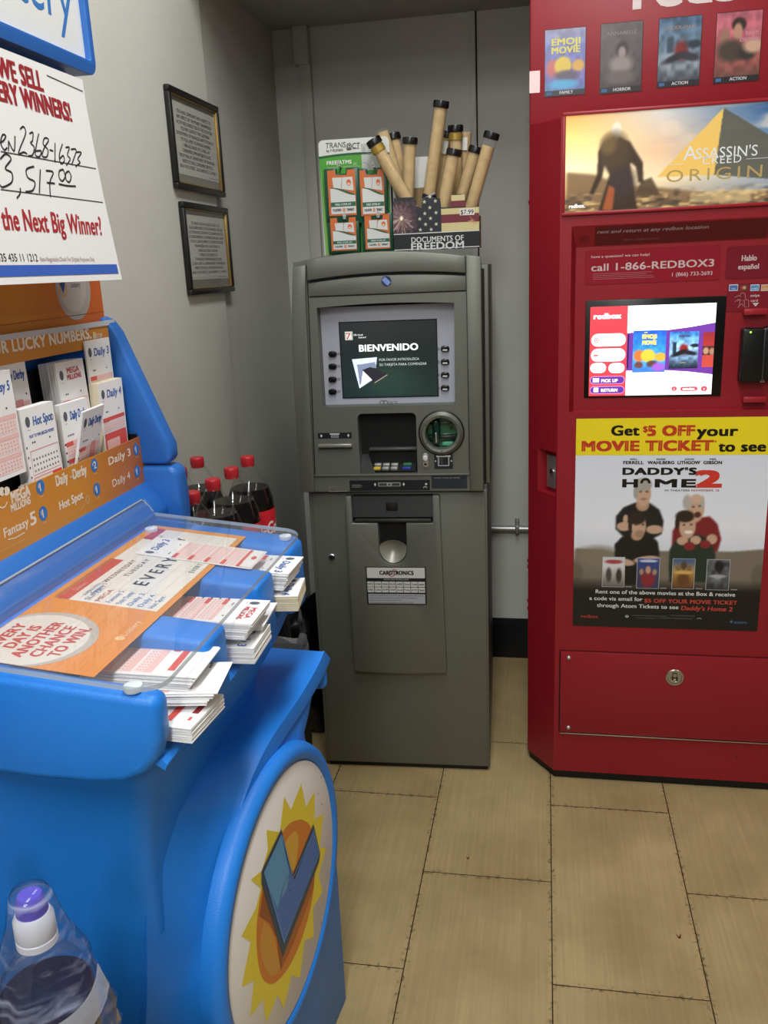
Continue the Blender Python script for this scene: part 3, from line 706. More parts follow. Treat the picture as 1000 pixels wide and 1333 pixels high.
u, v = atm(432, 725); b = MB(); b.lathe([(.0095, 0), (.0095, .003), (.0075, .005), (.0001, .005)], M_chrome, (u, 0, v), (0, -1, 0), 24, False); b.cyl((u, -.0045, v), (u, -.0056, v), .005, M_void, 16); b.box(u - .0008, -.006, v - .003, u + .0008, -.0055, v + .003, M_chrome); link('key_lock', b, A)

# ================================================================== MOVIE RENTAL KIOSK
M_red = mat('kiosk_red', '#8f1522', 0.42, bump=0.10, bscale=500, mottle=0.03, mscale=3)
M_redD = mat('kiosk_red_trim', '#9c1f2b', 0.35)
YF, YR, YH = 2.19, 2.216, 2.288
def rb(px, py, Y=YF):
    q = at_y(px, py, Y); return (q.x, q.z)
K = thing('movie_rental_kiosk', 'tall red movie rental kiosk with a lit touch screen and posters', 'kiosk', (0.4, 2.3, 0))
XL, XC, XR, YBK = -0.0405, 0.0335, 0.86, 2.86
zr0, zr1 = rb(742, 537)[1], 1.487
pz0, pz1 = at_y(705, 640, 2.24).z, at_y(705, 585, 2.24).z
plan = [(XL, YH + 0.004), (XC, YF), (XR, YF), (XR, YBK), (XL, YBK)]
def ch(s, d=0.0):
    ax, ay, bx, by = XL, YH + 0.004, XC, YF
    L = math.hypot(bx - ax, by - ay); nx, ny = (ay - by) / L, (bx - ax) / L      # inward
    return (ax + (bx - ax) * s + nx * d, ay + (by - ay) * s + ny * d)
notch = [plan[0], ch(.34), ch(.40, .020), ch(.93, .020), ch(.96)] + plan[1:]
ZT = 1.726
b = MB()
b.xy(plan, 0.028, pz0, M_red); b.xy(notch, pz0, pz1, M_red); b.xy(plan, pz1, zr0, M_red)
b.xy([plan[0], (XC, YF), (0.0605, YF), (0.072, YR), (0.72, YR), (0.735, YF), (XR, YF), (XR, YBK), (XL, YBK)], zr0, zr1, M_red)
b.xy(plan, zr1, ZT, M_red)
b.yz([(YF, zr1), (YR + .001, rb(765, 325, YR)[1] + .004), (YR + .001, zr1)], 0.0605, 0.735, M_red)
link('cabinet', b, K, 20)
b = MB(); b.box(XL, YH, ZT, XR, YBK, 2.10, M_red, 0.006); link('header', b, K)
b = MB(); b.xy([(XL + .006, YH + .01), (XC + .004, YF + .012), (XR - .01, YF + .012), (XR - .01, YBK - .02), (XL + .006, YBK - .02)], 0, 0.028, mat('kiosk_base_black', '#0b0a0a', .5)); link('base', b, K)
# header lettering and film cards
b = MB(); p = Print(); u, v = rb(828, 13, YH)
p.text('redbox', u - .004, v + .003, .085, ink('#d9c8c8'), 1, bold=.03, kx=1.08, space=.96)
p.to(b, (0, YH - .0003, 0)); link('header_lettering', b, K)
def generic_card(kind):
    a = Art(44, 68)
    if kind == 'family':
        a.vgrad([(0, '#5d86b8'), (.35, '#7d6fae'), (.7, '#6f78b4'), (1, '#8c8aa6')]).mottle(.12)
        a.ell(.2, .42, .16, .13, '#c06a66', .5).ell(.45, .45, .21, .14, '#d8bb4e', .3).ell(.83, .44, .15, .09, '#d3a552', .4).ell(.55, .3, .3, .08, '#63566a', .6).ell(.45, .17, .35, .07, '#58a8d0', .6)
    elif kind == 'horror':
        a.vgrad([(0, '#4a4242'), (.5, '#5a5152'), (1, '#5e5658')]).mottle(.1)
        a.ell(.52, .62, .14, .11, '#3a3030', .6).ell(.52, .58, .09, .08, '#978888', .5).ell(.5, .4, .27, .13, '#8f8683', .6).ell(.5, .22, .36, .1, '#6b6261', .6)
    elif kind == 'action':
        a.vgrad([(0, '#3a4048'), (.3, '#7d8791'), (.6, '#6b8296'), (1, '#47627e')]).mottle(.25)
        a.poly([(.2, .5), (.2, .72), (.36, .74), (.36, .5)], '#3e4a58', soft=2).ell(.55, .52, .16, .14, '#7c2a28', .6).ell(.4, .42, .3, .05, '#2f2b33', .7, .35).ell(.75, .42, .25, .06, '#3a3540', .7, -.2).ell(.85, .6, .2, .06, '#303744', .8)
    else:
        a.vgrad([(0, '#6a4a44'), (.35, '#a05a54'), (.7, '#c06a78'), (1, '#b0606e')]).mottle(.15)
        a.ell(.5, .82, .16, .1, '#3a2a28', .3).ell(.48, .72, .1, .12, '#b98a74', .4).ell(.2, .66, .11, .12, '#9b7362', .5).ell(.35, .45, .32, .16, '#4a4038', .6).ell(.7, .4, .2, .1, '#3a3432', .6).ell(.85, .5, .22, .1, '#c9a48c', .6)
    return a.vgrad([(0, '#2c2a2e'), (1, '#2c2a2e')], 0, .075).get()
M_card = attr_mat('film_card', 0.3)
for (tl, br, kind, ttl, cat_, tc) in (((710, 40), (761, 122), 'family', ('EMOJI', 'MOVIE'), 'FAMILY', '#d9cf6a'), ((783, 32), (834, 118), 'horror', ('ANNABELLE',), 'HORROR', '#8e8484'), ((859, 25), (909.5, 110), 'action', ('SPIDER-MAN',), 'ACTION', '#a08a70'), ((934, 18), (987, 104), 'crime', ('BABY', 'DRIVER'), 'ACTION', '#c08a92')):
    u0, v1 = rb(*tl, YH); u1, v0 = rb(*br, YH); b = MB(); b.box(u0 - .0015, YH - .0012, v0 - .0015, u1 + .0015, YH + .001, v1 + .0015, mat('card_edge', '#4a1a22', .4))
    p = Print(); p.canvas(u0, v0, u1, v1, generic_card(kind), M_card, 1)
    W, H = u1 - u0, v1 - v0
    p.text(cat_, (u0 + u1) / 2 + .004, v0 + .003, .0065, ink('#c9c6c8'), 2, 'c', bold=.03); p.rect(u0 + .004, v0 + .002, u0 + .016, v0 + .009, ink('#3f6a9a'), 2)
    if len(ttl) == 2 and kind == 'family':
        p.text('THE', u0 + W * .25, v1 - H * .13, .004, ink(tc), 2); p.text(ttl[0], u0 + W * .52, v1 - H * .235, .0135, ink(tc), 2, 'c', w=W * .7, bold=.05); p.text(ttl[1], u0 + W * .52, v1 - H * .36, .0135, ink(tc), 2, 'c', w=W * .7, bold=.05)
    elif kind == 'crime':
        p.text(ttl[0], u1 - W * .06, v0 + H * .66, .008, ink(tc), 2, 'r', bold=.03); p.text(ttl[1], u1 - W * .06, v0 + H * .57, .008, ink(tc), 2, 'r', bold=.03)
    else: p.text(ttl[0], (u0 + u1) / 2, v1 - H * .17, .0075, ink(tc), 2, 'c', w=W * .72)
    p.to(b, (0, YH - .0012, 0)); link('film_card', b, K)
b = MB(); u0, v1 = rb(689.5, 93, YH); u1, v0 = rb(703, 120.5, YH); b.box(u0, YH - .0008, v0, u1, YH, v1, mat('pale_reflection', '#f2d2d2', .3)); link('painted_reflection', b, K)  # light reflection at the header corner, painted as a thin pinkish-white patch
# banner light box
u0, v1 = rb(737, 151.5); u1 = 0.633; v0 = rb(737, 277)[1]
b = MB(); fr = .0075
for (a, c, d, e) in ((u0 - fr, v0 - fr, u1 + fr, v0), (u0 - fr, v1, u1 + fr, v1 + fr), (u0 - fr, v0, u0, v1), (u1, v0, u1 + fr, v1)): b.box(a, YF - .007, c, d, YF + .001, e, M_redD, .002)
link('banner_frame', b, K)
def bx(cx, cy):       # banner position from the photo
    q = rb(670 + cx * .33, cy * .33); return ((q[0] - u0) / (u1 - u0), (q[1] - v0) / (v1 - v0))
a = Art(230, 86, '#d9c08a')
gx = a.X
for i, (lo, mid, hi) in enumerate(((0, 0, 0),)): pass
left = np.stack([np.interp(a.Y, [0, .3, .45, .75, 1], [hx(c)[i] for c in ('#8d6a44', '#e7c98e', '#f8e9b8', '#f0d07c', '#d99a4a')]) for i in range(3)], -1)
midc = np.stack([np.interp(a.Y, [0, .3, .6, 1], [hx(c)[i] for c in ('#8a7a66', '#d8c4a0', '#c9a684', '#b8b6b4')]) for i in range(3)], -1)
rgt = np.stack([np.interp(a.Y, [0, .3, .6, 1], [hx(c)[i] for c in ('#6d7076', '#8a94a0', '#5f7f9e', '#25446e')]) for i in range(3)], -1)
k1 = np.clip(a.X / .36, 0, 1)[..., None]; k2 = np.clip((a.X - .36) / .4, 0, 1)[..., None]
a.a = (left * (1 - k1) + midc * k1) * (1 - k2) + rgt * k2
n = a.noise(1, 14); a.mix(np.clip((n - .55) * 2.2, 0, .55) * np.clip((a.Y - .45) * 3, 0, 1) * np.clip(a.X * 3 - .6, 0, 1), '#d8c0a8')
n = a.noise(1, 22); a.mix(np.clip((n - .6) * 2, 0, .5) * np.clip((a.Y - .6) * 3, 0, 1) * np.clip(a.X * 3 - 1.2, 0, 1), '#54708c')
ap = bx(825, 425); a.poly([ap, bx(805, 560), bx(790, 690), bx(560, 700)], '#c9a352', .95); a.poly([ap, bx(1180, 640), bx(1180, 720), bx(786, 690), bx(805, 560)], '#4d4a40', .9)
a.poly([bx(205, 680), bx(320, 690), bx(420, 730), bx(620, 745), bx(760, 760), bx(1200, 740), bx(1200, 840), bx(200, 840)], '#6f563c', .9, soft=3)
n = a.noise(1, 40); a.mix(np.clip((n - .5) * 2, 0, .6) * np.clip((.22 - a.Y) * 9, 0, 1), '#d9b878'); n = a.noise(1, 34); a.mix(np.clip((n - .5) * 2, 0, .7) * np.clip((.22 - a.Y) * 9, 0, 1), '#2e2a26')
a.poly([bx(690, 765), bx(690, 800), bx(930, 795), bx(930, 745)], '#c0a878', .6, soft=2)
a.poly([bx(470, 775), bx(500, 715), bx(540, 700), bx(575, 770)], '#4a3a2c', .9, soft=1)
# plain standing traveller seen from behind
dk = '#33281f'
a.poly([bx(330, 600), bx(350, 560), bx(400, 535), bx(455, 560), bx(505, 640), bx(508, 720), bx(488, 722), bx(478, 660), bx(455, 640), bx(460, 680), bx(485, 830), bx(330, 832), bx(375, 690), bx(355, 650), bx(345, 700), bx(310, 770), bx(295, 765), bx(325, 690)], dk, .95, soft=1)
a.ell(*bx(403, 515), .018, .085, '#cfc6b4', .4); a.ell(*bx(395, 600), .055, .2, '#4b3a2a', .5, op=.8); a.ell(*bx(425, 720), .05, .16, '#3a3030', .6, op=.8); a.poly([bx(345, 830), bx(372, 730), bx(395, 745), bx(385, 830)], '#a4552e', .8, soft=1); a.ell(*bx(370, 570), .03, .1, '#6e5836', .7, op=.7)
b = MB(); b.box(u0, YF - .0035, v0, u1, YF, v1, mat('lightbox_body', '#777777', .4)); p = Print(); p.canvas(u0, v0, u1, v1, a.get(), attr_mat('banner_art', 0.25, 0.62), 1)
def T(cx, cy): return rb(670 + cx * .33, cy * .33)
sil = glow('#cfd2d4', .25); gold = glow('#a9905a', .25)
q = T(664, 634); q2 = T(960, 612); p.text('A', *q, .030, sil, 3); p.text('SSASSIN\'S', q[0] + .027, q[1] + .001, .0225, sil, 3, w=q2[0] - q[0] - .029)
q = T(740, 650); q2 = T(892, 645); p.text('CREED', *q, .0165, sil, 3, w=q2[0] - q[0], space=1.15)
q = T(597, 720); p.text('ORIGINS', *q, .0255, gold, 3, w=T(1035, 700)[0] - q[0], space=1.3)
q = T(215, 822); p.text('redbox.', *q, .0085, glow('#f4f0ea', .4), 3, w=.036, bold=.05); p.line([T(600, 652), T(665, 648)], .0009, sil, 3); p.line([T(912, 628), T(1010, 622)], .0009, sil, 3)
p.to(b, (0, YF - .0036, 0)); link('banner', b, K)
# recess lettering
b = MB(); p = Print(); zs = rb(765, 325, YR)[1] + .004
pale = ink('#a98d90'); ol = math.hypot(YR - YF, zr1 - zs)
p.rr(.115, .006, .50, ol - .004, .003, ink('#5c0d15', .45), 1)
p.text('rent and return at any redbox location', .120, ol * .62, .0085, pale, 2, w=.250, bold=.015, shear=.22, kx=1); p.text('www.redbox.com', .182, ol * .25, .006, ink('#7d4a50'), 2, w=.080, bold=.01)
for i in range(6):
    for j in range(5): p.ell(.082 + i * .0038, .014 + j * .0042, .0010, .0010, ink('#2a0508'), 1, 8)
p.to(b, (0, YR - .0002, zs), (1, 0, 0), Vector((0, YF - YR, zr1 - zs)).normalized()); link('slope_lettering', b, K)
def r2(cx, cy): return rb(670 + cx * .33, 270 + cy * .33, YR)
sgn = ink('#8e1a28', .25); wt2 = ink('#c9b0b2')
b = MB(); u0, v1 = r2(278, 170); u1, v0 = r2(808, 285); b.prism([(x, YR, z) for x, z in rrect(u0, v0, u1, v1, .006)], (0, -.0012, 0), sgn); p = Print()
q = r2(303, 252); p.text('call 1-866-REDBOX3', *q, .0165, wt2, 1, w=r2(785, 240)[0] - q[0], bold=.02)
q = r2(303, 200); p.text('have a question? we can help!', *q, .0055, wt2, 1, w=r2(532, 195)[0] - q[0], bold=.02); q = r2(621, 272); p.text('1 (866) 733-2693', *q, .0085, wt2, 1, w=r2(780, 262)[0] - q[0], bold=.01)
for i in range(4):
    q = r2(308, 264 + i * 7); p.rect(q[0], q[1], r2((540, 520, 545, 550)[i], 270)[0], q[1] + .0011, ink('#a5636c'), 1)
p.to(b, (0, YR - .0013, 0)); link('phone_sign', b, K)
b = MB(); u0, v1 = r2(838, 155); u1, v0 = r2(1060, 275); b.prism([(x, YR, z) for x, z in rrect(u0, v0, u1, v1, .006)], (0, -.0012, 0), ink('#761a26', .25)); p = Print()
q = r2(925, 210); p.text('Hablo', q[0], q[1], .0125, wt2, 1, 'c', bold=.03, w=.0325); q = r2(922, 243); p.text('español', q[0], q[1], .0115, wt2, 1, 'c', bold=.03, w=.045); p.to(b, (0, YR - .0013, 0)); link('spanish_sign', b, K)
b = MB(); u0, v1 = r2(840, 302); u1, v0 = r2(1060, 405); b.prism([(x, YR, z) for x, z in rrect(u0, v0, u1, v1, .005)], (0, -.0012, 0), ink('#7d1d29', .25)); p = Print()
for i, (cA, cB, tx) in enumerate((('#c9cdd6', '#4668a8', 'VISA'), ('#6a2a30', '#c09a60', ''), ('#b9c8d8', '#4d88b8', 'AMEX'), ('#c4c0bc', '#c88a50', 'DISC'))):
    q0 = r2(845 + i * 42, 330); q1 = r2(882 + i * 42, 303); p.rect(q0[0], q0[1], q1[0], q1[1], ink(cA), 1)
    if i == 1: p.ell(q0[0] + .006, (q0[1] + q1[1]) / 2, .0038, .0038, ink('#a03a38'), 2); p.ell(q0[0] + .0105, (q0[1] + q1[1]) / 2, .0038, .0038, ink(cB), 3)
    else: p.rect(q0[0] + .0012, q0[1] + .002, q1[0] - .0012, q1[1] - .002, ink(cB), 2); p.text(tx, (q0[0] + q1[0]) / 2, q0[1] + .0035, .0035, ink('#e0e4ea'), 3, 'c')
q = r2(953, 352); p.text('swipe', q[0] - .003, q[1], .0062, wt2, 1, 'c', bold=.02); q = r2(950, 372); p.text('card', q[0] - .003, q[1], .0062, wt2, 1, 'c', bold=.02)
p.poly([r2(938, 377), r2(964, 376), r2(950, 391)], ink('#c9bcbc'), 1)
for seq in (((890, 342), (898, 337), (908, 338), (912, 365), (900, 366)), ((905, 366), (922, 364), (924, 392), (908, 394), (905, 366)), ((868, 355), (885, 347), (893, 352)), ((868, 372), (884, 362), (894, 366)), ((880, 396), (890, 384), (898, 380), (902, 390)), ((876, 366), (890, 368), (886, 386))):
    p.line([r2(*s) for s in seq], .0011, ink('#b08a90'), 1)
p.to(b, (0, YR - .0013, 0)); link('swipe_sign', b, K)
# touch screen
u0, v1 = r2(281, 370); u1, v0 = r2(812, 742); v1 = r2(550, 360)[1]
b = MB(); b.box(u0, YR - .003, v0 - .001, u1, YR + .001, v1 + .001, mat('bezel_black', '#060606', .3), .002); link('screen_bezel', b, K)
su0, sv0 = r2(292, 742); su1, sv1 = r2(796, 376); sv0 = r2(550, 742)[1] + .002
su0 += 0; b = MB(); b.box(su0, YR - .0042, sv0, su1, YR - .003, sv1, mat('bezel_black', '#060606', .3)); p = Print()
def s2(cx, cy): return (su0 + (cx - 292) / 504 * (su1 - su0), sv1 - (cy - 376 - (550 - cx) * .022) / 368 * (sv1 - sv0))
p.rect(su0, sv0, su1, sv1, glow('#ffffff', 1.1), 1)
redl = glow('#ef4450', .8); pur = glow('#6c3a9c', .8)
xr = s2(445, 500)[0]; p.rect(su0, sv0, xr, sv1, redl, 2)
p.poly([(xr, s2(445, 488)[1]), s2(600, 478), s2(700, 465), (su1, s2(796, 448)[1]), (su1, s2(796, 657)[1]), s2(700, 646), s2(600, 640), (xr, s2(445, 643)[1])], pur, 2)
q = s2(307, 430); p.text('redbox', *q, .0125, glow('#ffffff', 1.1), 3, w=s2(417, 428)[0] - q[0], bold=.06)
wh = glow('#ffffff', 1.1)
def pill(x0, y0, x1, y1, m, l=3):
    c0 = s2(x0, y1); c1 = s2(x1, y0); p.rr(c0[0], c0[1], c1[0], c1[1], min((c1[1] - c0[1]) / 2, (c1[0] - c0[0]) / 2) * .98, m, l)
pill(298, 488, 440, 543, wh); pill(298, 549, 440, 606, wh); pill(296, 610, 362, 653, wh); pill(372, 610, 438, 653, wh)
pill(296, 664, 440, 700, glow('#d9a8e0', .8)); pill(298, 666, 438, 698, glow('#6a35a0', .7), 4); pill(296, 706, 440, 741, glow('#d9a8e0', .8)); pill(298, 708, 438, 739, glow('#6a35a0', .7), 4)
q = s2(344, 691); p.text('PICK UP', *q, .0072, wh, 5, w=s2(411, 690)[0] - q[0], bold=.05); q = s2(344, 731); p.text('RETURN', *q, .0072, wh, 5, w=s2(411, 690)[0] - q[0], bold=.05)
q0, q1 = s2(308, 692), s2(334, 674); p.rect(*q0, *q1, wh, 5); q0, q1 = s2(312, 733), s2(332, 714); p.rect(*q0, *q1, wh, 5)
q = s2(320, 516); p.annulus(*q, .0035, .0065, glow('#e88a90', .9), 4, 8); p.ell(*q, .002, .002, glow('#e05a62', .9), 4); q = s2(318, 579); p.rr(q[0] - .006, q[1] - .0025, q[0] + .006, q[1] + .002, .002, glow('#e86a72', .9), 4); q = s2(345, 517); p.text('MOVIES', *q, .006, glow('#fbe4e6', 1), 4); q = s2(345, 580); p.text('GAMES', *q, .006, glow('#fbe4e6', 1), 4)
for (x0, y0, x1, y1, tx) in ((634, 707, 656, 727, 'i'), (670, 707, 740, 727, 'ESPAÑOL'), (753, 705, 779, 727, '?')):
    pill(x0, y0, x1, y1, glow('#e5505c', .8)); q = s2((x0 + x1) / 2, y1 - 5); p.text(tx, *q, .0045, wh, 4, 'c', bold=.06)
a = Art(40, 52).vgrad([(0, '#3f6fd0'), (.3, '#4fb2ea'), (.7, '#2f7fe0'), (1, '#2a5fd8')]).mottle(.15).ell(.2, .4, .17, .14, '#d8743a', .3).ell(.47, .4, .22, .15, '#f2c040', .25).ell(.85, .36, .18, .1, '#eaa83c', .3).ell(.6, .2, .16, .08, '#5a4038', .5).ell(.2, .18, .13, .08, '#6a4440', .5).ell(.8, .12, .2, .1, '#a060d8', .6)
q0, q1 = s2(470, 650), s2(603, 476); M_se = attr_mat('screen_art', .3, .85); p.canvas(q0[0], q0[1], q1[0], q1[1], a.get(), M_se, 5)
q = s2(536, 510); p.text('EMOJI', *q, .0095, glow('#f7e046', .9), 7, 'c', w=.032, bold=.07); q = s2(536, 535); p.text('MOVIE', *q, .0095, glow('#f7e046', .9), 7, 'c', w=.032, bold=.07); q = s2(520, 489); p.text('THE', *q, .003, glow('#f7e046', .9), 7, 'c', bold=.04)
a = Art(36, 48).vgrad([(0, '#1c2430'), (.3, '#6f8fb0'), (.6, '#9cc8ec'), (1, '#2f74c4')]).mottle(.25).poly([(.12, .4), (.12, .72), (.25, .72), (.25, .4)], '#22364c').ell(.5, .52, .15, .14, '#8a2626', .5).ell(.35, .42, .3, .06, '#1d1c26', .6, .4).ell(.72, .42, .25, .06, '#25222c', .6, -.2).ell(.88, .62, .16, .05, '#1d2430', .6)
q0, q1 = s2(618, 634), s2(734, 482); p.canvas(q0[0], q0[1], q1[0], q1[1], a.get(), M_se, 5); q = s2(676, 505); p.text('SPIDER-MAN', *q, .0045, glow('#5a3a30', .6), 7, 'c', w=.026, bold=.04); q = s2(676, 614); p.text('*****', *q, .004, glow('#e8d8a0', .7), 7, 'c')
a = Art(20, 48).vgrad([(0, '#c04a40'), (.35, '#b8483c'), (.36, '#3a2420'), (.6, '#4a2c26'), (.62, '#a83434'), (1, '#8f2c30')]).ell(.3, .47, .25, .1, '#b08a70', .4).ell(.85, .45, .25, .1, '#a07a64', .4)
q0 = s2(751, 628); q1 = (su1, s2(796, 486)[1]); p.canvas(q0[0], q0[1], q1[0], q1[1], a.get(), M_se, 5); q0, q1 = s2(447, 632), s2(453, 492); p.rect(*q0, *q1, glow('#3a2040', .5), 5)
p.to(b, (0, YR - .0043, 0)); link('touch_screen', b, K)
# card reader with red guards
def q4(px, py, d=0): return rb(px, py, YR - d)
b = MB(); u0, v1 = q4(966, 427, .02); u1, v0 = q4(993, 497, .02)
b.box(u0, YR - .034, v0, u1, YR, v1, M_blk, .006, 3); b.box(u1 - .003, YR - .028, v0 + .002, u1 + .028, YR, v1 + .003, M_blk, .006, 3); link('card_reader', b, K)
par = [o for o in K.children if o.name.startswith('card_reader')][0]
b = MB(); b.box(u1 - .0075, YR - .036, v0 + .001, u1 - .0015, YR - .031, v1 - .001, mat('reader_gloss', '#202022', .05, coat=1), .002); b.prism([(u1 - .010, YR - .0355, v0 + .001), (u1 + .001, YR - .0355, v0 + .001), (u1 - .004, YR - .0355, v0 + .012)], (0, .002, 0), M_chrome); b.prism([(u1 - .010, YR - .0355, v1 - .001), (u1 + .001, YR - .0355, v1 - .001), (u1 - .004, YR - .0355, v1 - .009)], (0, .002, 0), M_chrome); link('swipe_slot', b, par)
b = MB(); q = q4(977.5, 432.5, .034); b.lathe([(.0022, 0), (.0015, .001), (.0001, .0015)], mat('led_green', '#9be83a', .3, emit=2.5), (q[0], YR - .034, q[1]), (0, -1, 0), 12, False); link('indicator_led', b, par)
for (x0, y0, x1, y1) in ((968, 402, 998, 409), (967, 516, 996, 523)):
    a0, c1 = q4(x0, y0, .012); a1, c0 = q4(x1, y1, .012); b = MB(); b.box(a0, YR - .024, c0, a1, YR, c1, M_redD, .002); link('guard_bar', b, K)
# offer poster
PU0, PU1 = rb(748, 680)[0], rb(984, 824)[0] + .003; PV0, PV1 = rb(745, 814)[1], rb(751, 545)[1]
def pf(cx, cy):
    q = rb(670 + cx * .33, 530 + cy * .33); return ((q[0] - PU0) / (PU1 - PU0), (q[1] - PV0) / (PV1 - PV0))
def pr(cx, cy): return rb(670 + cx * .33, 530 + cy * .33)
yb = pf(245, 190)[1]
a = Art(190, 214, '#e2e5f0').vgrad([(0, '#16161a'), (.16, '#1a191c'), (.22, '#4a453f'), (.34, '#d8dbe6'), (.5, '#eceff8'), (yb, '#dce1ee')])
a.a = np.clip(a.a, 0, 1)
# sofa
sofa = '#7c7263'
a.poly([pf(240, 555), pf(300, 560), pf(380, 572), pf(640, 566), pf(850, 570), pf(985, 560), pf(985, 720), pf(225, 720)], sofa, 1, 1)
a.ell(*pf(235, 650), .05, .055, '#6a6154', .3); a.ell(*pf(970, 665), .05, .055, '#6a6154', .3); a.ell(*pf(500, 600), .1, .06, '#8a8070', .6); a.ell(*pf(330, 590), .12, .05, '#867b6a', .7)
# four plain figures: two in black, one in red, one in green
sk, sk2 = '#c9a58c', '#bd9479'
def P(*l): return [pf(*q) for q in l]
a.poly(P((398, 480), (400, 430), (430, 395), (478, 375), (535, 378), (572, 405), (588, 450), (580, 500), (540, 520), (440, 520)), '#1d1d1f', 1, 1)
a.ell(*pf(505, 385), .035, .03, sk2, .3); a.ell(*pf(508, 340), .040, .061, sk, .2); a.ell(*pf(507, 305), .046, .031, '#a9a5a0', .35); a.ell(*pf(478, 335), .012, .03, '#a5a19b', .5)
for q in ((432, 470, .04, .022), (552, 482, .045, .021)): a.ell(*pf(q[0], q[1]), q[2], q[3], sk, .3)
a.ell(*pf(438, 440), .014, .02, sk, .4); a.ell(*pf(509, 362), .018, .005, '#8a5f50', .5, op=.7); a.ell(*pf(497, 333), .008, .005, '#4a3c34', .6, op=.7); a.ell(*pf(522, 333), .008, .005, '#4a3c34', .6, op=.7)
a.poly(P((395, 580), (395, 540), (425, 510), (470, 498), (530, 500), (565, 530), (572, 580), (560, 700), (420, 700)), '#151517', 1, 1)
a.ell(*pf(483, 505), .032, .025, sk2, .3); a.ell(*pf(490, 470), .038, .056, sk, .2); a.ell(*pf(482, 438), .046, .03, '#2e2520', .35); a.ell(*pf(456, 465), .01, .032, '#2e2520', .4); a.ell(*pf(493, 500), .027, .018, '#8a6a58', .7, op=.6); a.ell(*pf(480, 463), .008, .005, '#3a2c26', .6, op=.7); a.ell(*pf(507, 463), .008, .005, '#3a2c26', .6, op=.7)
for q in ((430, 610, .06, .017, -.15), (520, 600, .07, .017, .12)): a.ell(*pf(q[0], q[1]), q[2], q[3], sk, .3, q[4])
a.poly(P((620, 560), (622, 490), (640, 460), (700, 440), (770, 430), (800, 460), (815, 520), (800, 570)), '#7f2228', 1, 1)
a.ell(*pf(715, 400), .044, .065, sk, .2); a.ell(*pf(680, 375), .022, .035, '#b5b0aa', .5); a.ell(*pf(740, 375), .012, .03, '#b5b0aa', .5); a.ell(*pf(716, 362), .034, .02, '#d3b09a', .5); a.ell(*pf(722, 424), .017, .014, '#5a2a28', .4); a.ell(*pf(705, 392), .008, .005, '#4a3c34', .6, op=.7); a.ell(*pf(730, 390), .008, .005, '#4a3c34', .6, op=.7)
a.poly(P((608, 640), (612, 560), (640, 520), (720, 500), (770, 520), (792, 580), (792, 690), (610, 690)), '#22332a', 1, 1)
a.ell(*pf(682, 470), .043, .06, sk, .2); a.ell(*pf(672, 430), .048, .028, '#2e221c', .35); a.ell(*pf(642, 455), .012, .03, '#2e221c', .5); a.ell(*pf(686, 492), .022, .008, '#f0e8e2', .4); a.ell(*pf(668, 464), .008, .005, '#3a2c26', .6, op=.7); a.ell(*pf(697, 462), .008, .005, '#3a2c26', .6, op=.7)
for q in ((662, 527, .03, .02), (714, 524, .028, .021), (778, 520, .028, .024)): a.ell(*pf(q[0], q[1]), q[2], q[3], sk, .3)
a.ell(*pf(690, 548), .03, .02, '#8a2830', .3); a.ell(*pf(752, 540), .028, .02, '#8a2830', .3)
# dark lower part
kk = np.clip((pf(300, 600)[1] + .02 - a.Y) / .09, 0, 1); a.mix(kk * .0, '#101012'); a.mix(np.clip((pf(300, 668)[1] - a.Y) / .07, 0, 1), '#141416')
n = a.a.copy()
b = MB(); b.box(PU0, YF - .0012, PV0, PU1, YF, PV1, ink('#2a2a2c', .3)); p = Print(); p.canvas(PU0, PV0, PU1, PV1, a.get(), attr_mat('poster_art', .28), 1)
vy = pr(245, 190)[1]; p.rect(PU0, vy, PU1, PV1, ink('#efd824', .28), 2)
K1, R1, W1 = ink('#16140f', .3), ink('#c23a24', .3), ink('#d9d9d9', .3)
def pt(s, cx, cy, cx1, h, m, bold=.04, shear=0, cy1=None, l=3):
    q = pr(cx, cy); q1 = pr(cx1, cy if cy1 is None else cy1); p.text(s, q[0], q[1], h, m, l, w=q1[0] - q[0], bold=bold, shear=shear)
pt('Get', 383, 111, 490, .0245, K1, .05); pt('$', 507, 97, 524, .014, R1, .05); pt('5 OFF', 527, 112, 707, .0245, R1, .07); pt('your', 720, 113, 878, .0245, K1, .05)
pt('MOVIE TICKET', 268, 172, 780, .0245, R1, .07); pt("'", 789, 148, 795, .01, R1, .03); pt('to see', 805, 174, 988, .0245, K1, .05)
for s, c0, c1, c2, c3 in (('WILL', 455, 485, 'FERRELL', (429, 508)), ('MARK', 560, 596, 'WAHLBERG', (525, 629)), ('JOHN', 671, 707, 'LITHGOW', (643, 731)), ('MEL', 770, 797, 'GIBSON', (745, 817))):
    pt(s, c0, 208, c1, .0042, K1, .05); pt(c2, c3[0], 224, c3[1], .0078, K1, .05)
pt("DADDY'S", 428, 265, 715, .0168, K1, .08); pt('H', 428, 314, 482, .0195, K1, .09); pt('ME', 556, 314, 711, .0195, K1, .09)
qo = pr(516, 299); p.annulus(qo[0] + .0, qo[1] + .001, .006, .0125, K1, 3, 28, -10, 190)
pt('2', 718, 313, 808, .040, ink('#d23b30', .3), .09); pt('IN THEATERS', 592, 331, 690, .0045, ink('#4a4c58'), .03); pt('NOVEMBER 10', 697, 331, 806, .0045, ink('#a04038'), .03)
